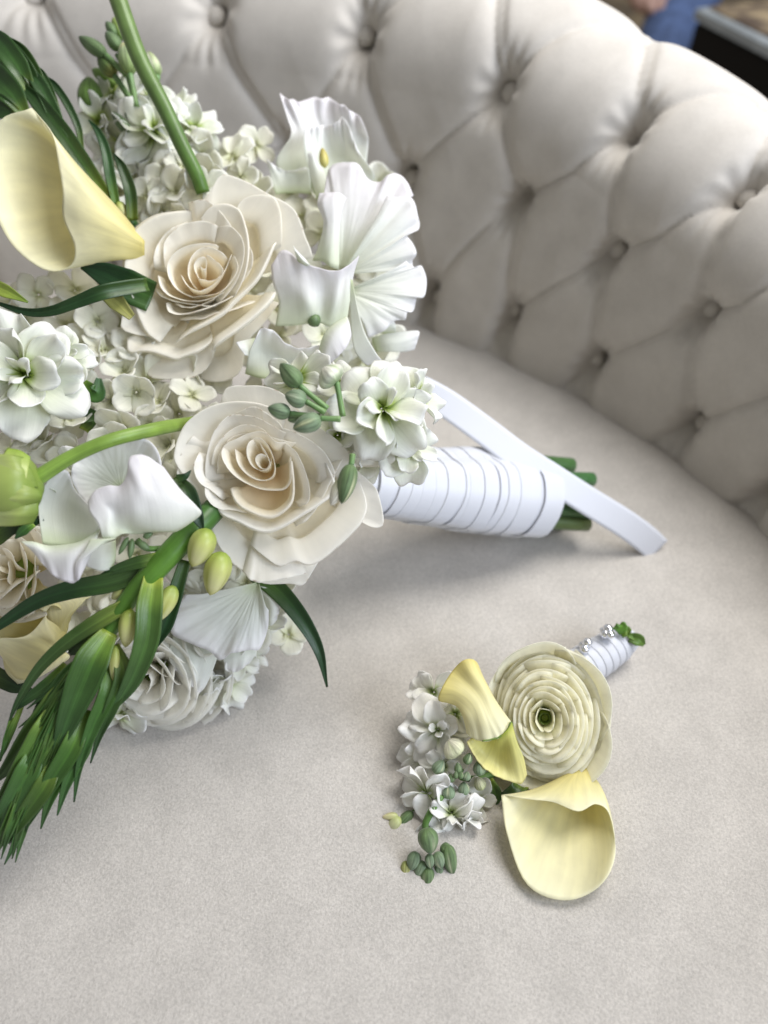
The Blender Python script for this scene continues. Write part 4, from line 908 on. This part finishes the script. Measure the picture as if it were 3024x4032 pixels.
# ------------------------------------------------------------------ ranunculus
def ranunculus(name, px, py, d, R, tilt, parent, seed, label, stops, core=True, layers=11, per=6, open_=1.0, dome=0.22, hole=0.16, stem=True, flat=None, mat=None, guard=0, ecc=0.0, squash=1.0):
    r = np.random.RandomState(seed); c = U(px, py, d); a0, b0, n = axis_frame(*tilt, roll=r.rand() * 6.28)
    R = R * d / FPX
    V = []; prof = [(0.05, -.62), (.22, -.60), (.34, -.5), (.36, -.36), (hole * 1.05, -.22), (hole * .7, -.12), (hole * .25, -.06), (0.01, -.05)]
    for rr, zz in prof:
        for t in range(16):
            an = t / 16 * 6.2832; V.append(c + (a0 * math.cos(an) + b0 * math.sin(an)) * rr * R + n * zz * R)
    o = obj(name, V, quads(len(prof), 16, True), M['palebud'], parent, np.repeat(ramp(np.linspace(0, 1, len(prof)), [(0, lin(120, 160, 70)), (1, lin(150, 168, 60))]), 16, 0), np.zeros((len(V), 2)), label=label)
    if core:
        for q in range(7):
            an = q / 7 * 6.28; cc = c + n * (-.1 * R) + (a0 * math.cos(an) + b0 * math.sin(an)) * hole * .30 * R
            place_petal('carpel', cc, (a0, b0, n), an, 1.2, R * .12, R * .1, .1, .05, M['palebud'], o, [(0, lin(70, 92, 30)), (1, lin(96, 116, 40))], seed + q, nv=5, nu=5)
    for k in range(layers):
        t = k / (layers - 1)
        rk0 = R * (hole + (1 - hole) * t ** 0.85)
        cnt = per + (k > 2) + (k > 6)
        for i in range(cnt):
            rk = rk0 * r.uniform(.94, 1.05)
            th = (i + 0.37 * k * 1.6 + r.uniform(-.2, .2)) / cnt * 2 * math.pi
            w = math.radians(r.uniform(46, 76)) if k > 1 else math.radians(58)
            nu, nv = 15, 10
            u = np.linspace(-1, 1, nu)[None, :].repeat(nv, 0); v = np.linspace(0, 1, nv)[:, None].repeat(nu, 1)
            wob = r.uniform(-.03, .03)
            ztop = R * (dome * (1 - (rk / R) ** 2) - 0.30 * open_ * t ** 3 + r.uniform(-.025, .025)) - R * .10 * (1 - t) ** 2
            taper = 1 - 0.85 * np.abs(u) ** 4
            ang = th + u * w * (0.35 + 0.65 * np.sin(np.clip(v, .05, 1) * 1.75) ** .7)
            pw = 1.5 - 0.95 * t
            rad = 0.10 * R + (rk - 0.10 * R) * v ** pw * (1 + wob * u) + 0.10 * R * t ** 2 * np.clip(v - .75, 0, 1) * open_
            rad = rad * (1 + ecc * t * np.cos(ang - math.atan2(RT @ b0, RT @ a0)))
            rad = rad + rk * 0.03 * np.abs(u) ** 2 * v * r.choice([-1, 1]) + R * .012 * np.sin(u * 3.3 + r.rand() * 6) * v ** 2
            zd = R * (.36 + .12 * t); z = ztop - zd * (1 - v) - zd * (1 - taper) * v * .9
            z = z + R * .018 * np.sin(u * 5 + r.rand() * 6) * v ** 3
            Vp = c + (a0 * np.cos(ang)[..., None] + b0 * np.sin(ang)[..., None]) * rad[..., None] + n * z[..., None]
            Vp = Vp - RT * (((Vp - c) @ RT) * (1 - squash))[..., None]
            tt = np.clip(0.25 + .75 * t, 0, 1)
            col = ramp(v * (.45 + .55 * t), stops)
            obj('petal', Vp, quads(nv, nu), mat or M['ran'], o, col.reshape(-1, 3), np.stack([u * .5 + .5, v], -1), 0.0003)
    for i in range(guard):
        th = i / guard * 6.283 + .4; nu, nv = 17, 12
        u = np.linspace(-1, 1, nu)[None, :].repeat(nv, 0); v = np.linspace(0, 1, nv)[:, None].repeat(nu, 1)
        ang = th + u * math.radians(48) * (0.35 + 0.65 * np.sin(np.clip(v, .05, 1) * 1.75) ** .7)
        rad = 0.1 * R + R * r.uniform(.88, 1.12) * v ** .6 * (1 - .14 * np.abs(u) ** 2.5 * v + .03 * np.sin(u * 4 + i * 2))
        z = -.58 * R + R * (.50 + r.uniform(-.14, .14)) * v ** 1.3 * (1 - .15 * np.abs(u) ** 3) + R * .02 * np.sin(u * 5 + i) * v ** 2
        Vp = c + (a0 * np.cos(ang)[..., None] + b0 * np.sin(ang)[..., None]) * rad[..., None] + n * z[..., None]
        Vp = Vp - RT * (((Vp - c) @ RT) * (1 - squash))[..., None]
        obj('petal', Vp, quads(nv, nu), mat or M['ran'], o, ramp(v, stops).reshape(-1, 3), np.stack([u * .5 + .5, v], -1), 0.0003)
    return o
RANW = [(0, lin(242, 242, 218)), (.3, lin(254, 252, 245)), (1, lin(254, 253, 247))]
ranunculus('ranunculus', 590, 2660, 0.418, 290, (-.25, -.30), bouquet, 41, 'white many-petalled ranunculus resting on the seat', RANW, layers=7, per=5, dome=.35, hole=.14)
liz = tube('lisianthus', [(800, 2200, -200), (880, 2330, -120), (930, 2420, -70)], [26, 26, 24], 0.41, M['stem'], bouquet, STEMG, label='loose white bloom with broad petals below the large rose')
fan('petal', (1300, 500), [(930, 560), (880, 640), (862, 710), (868, 765), (940, 800), (1010, 834), (1060, 850), (1110, 892), (1160, 860), (1210, 852), (1262, 838), (1308, 832), (1345, 740), (1350, 640)], 0.400, *KM, liz, M['pea'], PEA, amp=15, folds=1.7, hb=-50, belly=22, edge=6)
for g, dd in (
              ([[(900, 700, -40), (1000, 700, -40), (1120, 680, -40)], [(860, 800, 0), (980, 850, 10), (1100, 850, 0)], [(850, 880, 0), (960, 950, 20), (1040, 1010, 0)], [(880, 940, -10), (960, 1020, 0), (1000, 1060, -20)]], .412),
              ([[(1200, 520, -60), (1300, 560, -50), (1330, 700, -60)], [(1300, 520, -30), (1360, 600, -10), (1360, 720, -40)], [(1345, 530, -30), (1410, 600, -20), (1390, 690, -40)]], .41),
              ([[(1100, 800, -60), (1200, 780, -60), (1300, 760, -60)], [(1120, 880, -20), (1200, 880, -10), (1290, 850, -30)], [(1130, 930, -40), (1190, 950, -30), (1260, 900, -40)]], .415)):
    patch('petal', [zm(r) for r in g], dd, M['pea'], liz, PEA, nu=44, nv=26, ruffle=9, edge=4, fu=2.4)
lo = tube('stock_flower', [(860, 2560, -200), (880, 2640, -100), (890, 2690, -30)], [24, 24, 20], 0.43, M['stem'], bouquet, STEMG, label='white stock florets at the lowest edge of the bunch')
for i, (x, y, dd, R, ti) in enumerate([(900, 2690, .432, 120, (.5, -.6)), (1020, 2450, .425, 120, (.9, -.1)), (480, 2810, .425, 110, (-.1, -.9)), (800, 2720, .428, 110, (.2, -.8)), (300, 2820, .42, 90, (-.4, -.8)), (950, 2580, .427, 110, (.8, -.4))]):
    stock_floret(x, y, dd, R, ti, lo, 900 + i, (5, 3), [(0, lin(190, 204, 130)), (.25, lin(238, 240, 222)), (1, lin(247, 247, 245))])
# far rose at the photo's edge
ranunculus('rose', 20, 2260, 0.39, 190, (-.5, .1), bouquet, 47, 'cream rose almost hidden at the shaded edge of the bunch', CREAM, layers=6, per=3, dome=.3, hole=.14, core=False, mat=M['rose'])
# closed ranunculus bud on a hairy stem
rb = tube('ranunculus_bud', [(860, 1650, -420), (735, 1668, -300), (610, 1690, -120), (430, 1735, 5), (280, 1800, 10), (150, 1880, 10), (90, 1920, 0)], [56, 56, 58, 54, 56, 64, 50], 0.352, M['stem'], bouquet, [(0, lin(120, 140, 56)), (.6, lin(134, 168, 72)), (1, lin(150, 182, 84))], n=30, m=14, label='green ranunculus bud on a bent pale stem')
GB = [(0, lin(128, 152, 66)), (.5, lin(164, 180, 98)), (1, lin(196, 204, 142))]
for i, g in enumerate([[[(150, 1920, -20), (130, 1860, 0), (90, 1800, 0)], [(80, 1920, 40), (60, 1850, 50), (30, 1790, 30)], [(-20, 1900, 40), (-30, 1840, 40), (-60, 1790, 20)]],
                       [[(155, 1930, 0), (165, 1960, -10), (140, 2000, -30)], [(90, 1910, 46), (80, 1960, 56), (60, 2000, 30)], [(-20, 1890, 50), (-30, 1960, 60), (-40, 2000, 40)]],
                       [[(150, 1980, -10), (150, 2020, -20), (130, 2060, -40)], [(80, 1990, 30), (70, 2030, 30), (50, 2070, 0)], [(-30, 1980, 30), (-30, 2030, 30), (-40, 2070, 0)]],
                       [[(120, 1800, -20), (80, 1775, -20), (30, 1765, -20)], [(110, 1850, 20), (60, 1830, 36), (0, 1810, 30)], [(100, 1900, 30), (40, 1880, 54), (-30, 1860, 50)]]]):
    patch('petal', g, 0.342, M['palebud'], rb, GB if i != 3 else [(0, lin(150, 178, 70)), (1, lin(216, 220, 150))], nu=16, nv=16, ruffle=4, edge=4, thick=.0006)
core_pts = P(spline([(170, 1920, -20), (90, 1920, -10), (0, 1920, -10), (-90, 1920, -10)], 12), 0.347)
tube_w('bud_heart', core_pts, np.array([20, 70, 105, 125, 132, 134, 134, 132, 128, 120, 110, 90.]) * .347 / FPX, M['palebud'], rb, GB)

# ------------------------------------------------------------------ wrapped handle, its stems and the loose ribbon end
H0, H1 = U(1440, 1895, 0.455), U(2070, 1950, 0.510)
ax = (H1 - H0); HL = np.linalg.norm(ax); ax /= HL
hs = np.cross(ax, [0, 0, 1.0]); hs /= np.linalg.norm(hs); hu = np.cross(hs, ax)
def hand_ring(t, ex, m=40, skew=0.0):
    """outline of the bundle of stems: a rounded polygon, tight in the middle and flared to the head"""
    ang = np.linspace(0, 2 * math.pi, m, endpoint=False)
    r = np.interp(t, [0, .12, .3, .6, 1.0], [.0200, .0205, .0225, .0262, .0278])
    poly = 1 + 0.075 * (np.abs(np.cos(2.5 * ang + 0.3)) - .6) + 0.02 * np.cos(8 * ang + 2)
    return (H0 + ax * (t * HL)) + (hs[None] * np.cos(ang)[:, None] * 1.08 + hu[None] * np.sin(ang)[:, None] * .96) * ((r * poly + ex))[:, None] + ax[None] * (skew * np.cos(ang - 0.9))[:, None]
NB = 15
bundle = obj('handle_wrap', np.vstack([hand_ring(t, -.0012, 40) for t in np.linspace(-.1, 0.985, 12)]), quads(12, 40, True) + [tuple(11 * 40 + k for k in range(40))], M['ribbon'], bouquet,
             uv=np.zeros((480, 2)), label='white ribbon wound round the stems')
for i in range(NB):
    t0 = 1 - (i + 1 + .22 * math.sin(i * 3.7)) / NB * 1.04 - .012; t1 = t0 + 1.75 / NB * .72
    rows = []
    for q, (tt, ex) in enumerate([(t0, 0.0002), (t0 + (t1 - t0) * .03, .0006 + .0002 * math.sin(i * 5.1)), (t0 + (t1 - t0) * .5, .0005), (t1 - .004, .0004), (t1, -.0004)]):
        rows.append(hand_ring(min(tt, 1.0), ex + 0.0003 * math.sin(i * 2.3), 40, 0.0090 + 0.0018 * math.sin(i * 1.7)))
    u = (np.arange(40) / 40)[None, :].repeat(5, 0); v = np.linspace(0, 1, 5)[:, None].repeat(40, 1)
    obj('ribbon_turn', np.vstack(rows), quads(5, 40, True), M['ribbon'], bundle, uv=np.stack([u, v], -1), sharp=30)
rs = np.random.RandomState(3)
for i in range(16):
    a = i * 2.4; rr = .0225 * math.sqrt((i + .5) / 16)
    c0 = H0 + ax * HL * .80 + hs * rr * math.cos(a) + hu * rr * math.sin(a)
    ln = rs.uniform(.030, .046) + HL * .2
    c1 = c0 + (ax + hs * rs.uniform(-.06, .06) + hu * rs.uniform(-.03, .05)) * ln
    C = np.linspace(0, 1, 8)[:, None] * (c1 - c0) + c0
    tube_w('stem', C, np.full(8, rs.uniform(.0036, .0054)), M['stem'], bouquet, [(0, lin(58, 86, 44)), (1, lin(74 + rs.randint(-16, 24), 106, 56))], m=12)
tail_pts = [(1650, 1530, 0.487), (1760, 1590, 0.487), (1900, 1690, 0.486), (2040, 1795, 0.485), (2180, 1885, 0.489), (2320, 1975, 0.498), (2450, 2055, 0.508), (2540, 2120, 0.516), (2590, 2168, 0.521)]
tp = spline(np.array(tail_pts), 60); wid = spline(np.array([(66, 52), (60, 60), (64, 62), (66, 62), (60, 64), (56, 64), (52, 60), (44, 52), (26, 30)]), 60)
tc_ = np.gradient(tp[:, :2], axis=0); tc_ /= np.linalg.norm(tc_, axis=1)[:, None]; nn_ = np.stack([tc_[:, 1], -tc_[:, 0]], 1)
rows = []
for q in np.linspace(-1, 1, 9):
    xy = tp[:, :2] + nn_ * (q * 64)[..., None] if np.ndim(q) else tp[:, :2] + nn_ * (q * 56)
    rows.append(U(xy[:, 0], xy[:, 1], tp[:, 2] + 0.004 * q * np.sin(np.linspace(0, math.pi, 60)) * np.linspace(1, 0, 60)))
Vt = np.stack(rows, 1); uu = np.linspace(0, 1, 9)[None, :].repeat(60, 0); vv = np.linspace(0, 6, 60)[:, None].repeat(9, 1)
obj('ribbon_tail', Vt, quads(60, 9), M['ribbon'], bouquet, uv=np.stack([uu, vv], -1), thick=.0003, label='loose flat end of white ribbon')

# ------------------------------------------------------------------ the boutonniere on the seat
KO = ((1400, 2350), 0.7233)
def zo(l): return S(l, *KO)
bout = empty('boutonniere', U(2150, 2950, seat_depth(2950) - .002))
tag(bout, 'small boutonniere with a creamy ranunculus and yellow calla lilies', 'boutonniere')
RANC = [(0, lin(222, 232, 150)), (.16, lin(249, 249, 214)), (.45, lin(254, 251, 232)), (1, lin(254, 252, 236))]
ranunculus('ranunculus', 2145, 2830, 0.402, 282, (-.22, .06), bout, 61, 'creamy white ranunculus with a green heart', RANC, layers=11, per=5, dome=.22, hole=.16, open_=.8, guard=5, ecc=.10, squash=.82)
calla('pale yellow calla lily lying open on the seat', [
    [(1210, 930, 120), (1060, 1010, 120), (960, 1050, 120), (870, 1070, 122), (795, 1080, 120)],
    [(1210, 930, 128), (1090, 1010, 138), (1010, 1060, 146), (950, 1085, 146), (900, 1096, 142)],
    [(1215, 930, 132), (1150, 1010, 148), (1110, 1065, 156), (1080, 1100, 157), (1060, 1116, 153)],
    [(1225, 930, 133), (1200, 1010, 150), (1200, 1080, 160), (1205, 1130, 162), (1215, 1166, 157)],
    [(1240, 930, 132), (1270, 1000, 145), (1290, 1060, 152), (1300, 1100, 152), (1312, 1130, 148)],
    [(1255, 930, 124), (1320, 1010, 129), (1350, 1070, 132), (1365, 1130, 132), (1385, 1190, 126)],
    [(1250, 930, 90), (1320, 1060, 80), (1370, 1160, 84), (1400, 1280, 90), (1412, 1420, 84)],
    [(1235, 930, 70), (1280, 1100, 36), (1310, 1260, 34), (1330, 1440, 40), (1310, 1590, 58)],
    [(1225, 930, 60), (1210, 1120, 22), (1190, 1290, 16), (1170, 1480, 20), (1130, 1652, 36)],
    [(1215, 930, 60), (1120, 1120, 28), (1050, 1270, 22), (980, 1430, 28), (930, 1560, 46)],
    [(1210, 930, 80), (1040, 1060, 60), (950, 1150, 56), (880, 1240, 66), (825, 1290, 84)],
    [(1210, 930, 110), (1050, 1015, 104), (950, 1055, 108), (866, 1074, 120), (793, 1082, 118)]], 'seat', bout, *KO)
patch('calla_lily', [zo(r) for r in [
    [(520, 575, 0), (452, 562, 20), (468, 500, 30), (526, 405, 0), (592, 343, 16), (655, 352, 0), (692, 440, -30)],
    [(560, 605, 30), (535, 572, 34), (556, 520, 44), (588, 460, 24), (630, 415, 34), (676, 415, 14), (718, 480, -10)],
    [(585, 655, 40), (600, 632, 56), (640, 590, 64), (670, 550, 52), (702, 515, 46), (730, 520, 30), (760, 560, 10)],
    [(600, 710, 30), (632, 702, 56), (680, 690, 72), (722, 670, 72), (762, 650, 60), (794, 640, 40), (815, 640, 10)],
    [(606, 745, 20), (650, 775, 50), (705, 787, 64), (768, 773, 66), (808, 745, 58), (832, 714, 40), (850, 684, 14)]]], 0.398, M['calla'], bout, CALLA[::1], nu=44, nv=34, ruffle=3, edge=3, thick=.0005, label='small yellow calla lily curling against the ranunculus')
calla('rolled lower lip of the small yellow calla lily', [[(x, y, h) for x, y, h in c] for c in [
    [(700, 700, 30), (660, 740, 10), (630, 770, 0), (606, 790, 16)],
    [(740, 730, 30), (710, 790, -16), (680, 840, -20), (650, 870, 20)],
    [(770, 760, 36), (760, 830, -16), (740, 890, -20), (715, 945, 26)],
    [(800, 750, 44), (800, 830, 0), (800, 910, -6), (810, 995, 30)],
    [(830, 720, 40), (845, 810, 30), (865, 900, 24), (900, 1016, 14)],
    [(850, 684, 20), (880, 790, 30), (916, 880, 24), (932, 970, -10)]]], 0.395, bout, *KO, nu=30, stops=[(0, lin(176, 188, 76)), (.12, lin(222, 220, 128)), (1, lin(240, 234, 168))])
tube('spathe_edge', zo([(690, 785, 52), (770, 768, 44), (825, 728, 30), (849, 684, 6), (862, 770, 22), (900, 868, 26)]), [5, 8, 9, 8, 8, 4], 0.395, M['leaf'], bout, [(0, lin(120, 150, 60)), (1, lin(70, 104, 44))], n=30, m=8)
so = tube('stock_flower', zo([(900, 900, -120), (760, 960, -60), (650, 990, -10), (570, 980, 20), (580, 940, 40)]), [30, 30, 26, 22, 14], 0.405, M['stem'], bout, STEMG, label='white stock florets and green buds beside the calla lilies')
def zp(x, y): return 1400 + x * .7233, 2350 + y * .7233
WST = [(0, lin(130, 158, 72)), (.14, lin(206, 216, 164)), (.3, lin(248, 248, 240)), (1, lin(252, 251, 249))]
for i, (x, y, dd, R, ti, nn) in enumerate([(450, 720, .410, 120, (-.2, .2), (6, 5, 3)), (370, 860, .415, 100, (-.6, -.2), (5, 3)), (430, 520, .422, 90, (-.5, .5), (5, 3)), (400, 1060, .40, 110, (-.5, -.2), (5, 4)),
                                           (520, 1170, .398, 120, (.1, -.4), (6, 5, 3)), (660, 1120, .402, 90, (.6, -.2), (5, 3)), (600, 1230, .40, 95, (.3, -.7), (5, 3)), (480, 920, .405, 90, (-.2, .1), (5, 3)), (540, 640, .412, 90, (.1, .4), (5, 4))]):
    px, py = zp(x, y); stock_floret(px, py, dd, R * 1.15, ti, so, 700 + i, nn, WST)
bd = [((560, 860), (500, 780), 120, [(0, lin(206, 210, 160)), (1, lin(240, 236, 214))], 40), ((430, 960), (480, 890), 62, BUDG2, 50), ((680, 970), (670, 890), 66, BUDG2, 50), ((560, 960), (555, 900), 40, BUDG, 66), ((600, 910), (625, 850), 46, BUDG, 60),
      ((520, 1010), (520, 960), 40, BUDG, 60), ((600, 1000), (610, 950), 44, BUDG2, 66), ((510, 1100), (505, 1020), 66, BUDG2, 56), ((590, 1080), (590, 1005), 60, BUDG2, 60), ((570, 990), (575, 950), 30, BUDG, 76), ((690, 1050), (660, 980), 60, [(0, lin(180, 190, 130)), (1, lin(232, 228, 200))], 30), ((545, 990), (548, 945), 26, BUDG, 76)]
for a, b, w, st, h in bd: bud('bud', zp(*a), zp(*b), w * .7233 * 1.1, 0.402, M['bud'], so, st, seam=lin(206, 210, 170), h=h)
s2 = tube('stock_flower', zo([(470, 1080, -20), (400, 1190, -6), (380, 1260, 0), (420, 1360, 4), (410, 1450, 0)]), [30, 28, 26, 22, 14], 0.392, M['stem'], bout, STEMG, label='drooping cluster of grey green stock buds touching the seat')
for a, b, w, st, h in [((385, 1260), (410, 1400), 100, BUDG, 40), ((330, 1390), (300, 1490), 70, BUDG2, 10), ((275, 1440), (270, 1530), 56, [(0, lin(150, 160, 90)), (1, lin(206, 198, 130))], 0), ((370, 1440), (330, 1540), 60, BUDG2, 10), ((400, 1400), (410, 1480), 50, BUDG2, 30), ((440, 1390), (470, 1480), 62, BUDG2, 26),
                       ((500, 1350), (530, 1520), 74, BUDG, 10), ((450, 1450), (465, 1555), 48, BUDG2, 4), ((395, 1470), (385, 1608), 72, BUDG, 20), ((470, 1350), (520, 1400), 60, BUDG, 0)]:
    bud('bud', zp(*a), zp(*b), w * .7233 * 1.12, 0.383, M['bud'], s2, st, seam=lin(206, 212, 176), h=h)
s3 = tube('stock_flower', zo([(420, 1120, -30), (350, 1150, -10), (290, 1180, 0), (240, 1220, 0)]), [16, 16, 18, 20], 0.402, M['stem'], bout, STEMG, label='half open stock bud pointing away from the calla lily')
bud('bud', zp(310, 1170), zp(190, 1290), 66 * .7233, 0.40, M['bud'], s3, BUDG, seam=lin(214, 216, 176)); bud('bud', zp(240, 1200), zp(175, 1290), 70 * .7233, 0.398, M['palebud'], s3, [(0, lin(190, 200, 130)), (1, lin(238, 234, 208))]); bud('bud', zp(230, 1190), zp(145, 1200), 40 * .7233, 0.399, M['palebud'], s3, [(0, lin(200, 206, 140)), (1, lin(236, 226, 180))])
for pts, w, dd in (([(720, 1000, -20), (760, 1080, 0), (740, 1140, 0)], [60, 80, 20], .405), ([(900, 1020, -30), (870, 1060, 0), (800, 1090, -10)], [90, 90, 40], .40), ([(740, 1140, -20), (800, 1200, 0), (810, 1230, -10)], [60, 70, 20], .403)):
    blade('leaf', zo(pts), [q * .7233 for q in w], dd, M['leaf'], bout, BRACT, n=12, m=7)
# its wrapped stem, jewelled pins and leaf tips
G0, G1 = U(2270, 2640, 0.452), U(2452, 2526, 0.460)
ga = G1 - G0; GL = np.linalg.norm(ga); ga /= GL; gs = np.cross(ga, [0, 0, 1.0]); gs /= np.linalg.norm(gs); gu = np.cross(gs, ga)
def gring(t, ex, skew=.0):
    an = np.linspace(0, 2 * math.pi, 28, endpoint=False); r = np.interp(t, [0, .5, .9, 1.0], [.0118, .0112, .0098, .0080]) + ex
    return (G0 + ga * (t * GL)) + (gs[None] * np.cos(an)[:, None] + gu[None] * np.sin(an)[:, None]) * r + ga[None] * (skew * np.cos(an - 1.0))[:, None]
gw = obj('stem_wrap', np.vstack([gring(t, -.0006) for t in np.linspace(-.5, .99, 10)] + [np.tile(G0 + ga * GL * .995, (28, 1))]), quads(11, 28, True), M['ribbon'], bout, uv=np.zeros((308, 2)), label='white ribbon wound round the short stem')
for i in range(7):
    t0 = .93 - i * .155; rows = [gring(t0, .0001, .0022), gring(t0 + .012, .0005, .0022), gring(t0 + .10, .0006, .0022), gring(t0 + .19, -.0003, .0022)]
    u = (np.arange(28) / 28)[None, :].repeat(4, 0); v = np.linspace(0, 1, 4)[:, None].repeat(28, 1)
    obj('ribbon_turn', np.vstack(rows), quads(4, 28, True), M['ribbon'], gw, uv=np.stack([u, v], -1), sharp=30)
m_gem = plain('silver_crystal', (0.85, 0.86, 0.90), 0.12, 1.0)
def ball(name, c, r, mat, parent, label=None):
    V = [c + np.array([0, 0, r])]; 
    for i in range(1, 6):
        for j in range(10): V.append(c + r * np.array([math.sin(i * math.pi / 6) * math.cos(j * .6283), math.sin(i * math.pi / 6) * math.sin(j * .6283), math.cos(i * math.pi / 6)]))
    V.append(c - np.array([0, 0, r])); f = [(0, 1 + j, 1 + (j + 1) % 10) for j in range(10)]
    for i in range(4): f += [(1 + i * 10 + j, 11 + i * 10 + j, 11 + i * 10 + (j + 1) % 10, 1 + i * 10 + (j + 1) % 10) for j in range(10)]
    f += [(51, 41 + (j + 1) % 10, 41 + j) for j in range(10)]
    return obj(name, V, f, mat, parent, label=label)
for (x, y, r, dd) in ((1262, 250, .0042, .447), (1246, 286, .0040, .445), (1232, 262, .0030, .450), (1374, 176, .0044, .450), (1358, 204, .0038, .448), (1386, 206, .0038, .446), (1346, 184, .0030, .452)):
    ball('crystal', U(*zp(x, y), dd), r * .72, m_gem, bout)
for pts, w in (([(1420, 190, 0), (1450, 160, 8), (1440, 150, 0)], [40, 56, 10]), ([(1440, 200, 0), (1475, 185, 6), (1485, 200, 0)], [40, 50, 14]), ([(1490, 220, 0), (1540, 235, 10), (1570, 262, 0)], [40, 60, 16]), ([(1480, 210, 4), (1530, 222, 4), (1565, 222, 0)], [20, 40, 8])):
    blade('leaf', zo(pts), [q * .7233 * 1.2 for q in w], 0.450, M['leaf'], bout, [(0, lin(92, 132, 50)), (1, lin(110, 150, 60))], n=10, m=7)
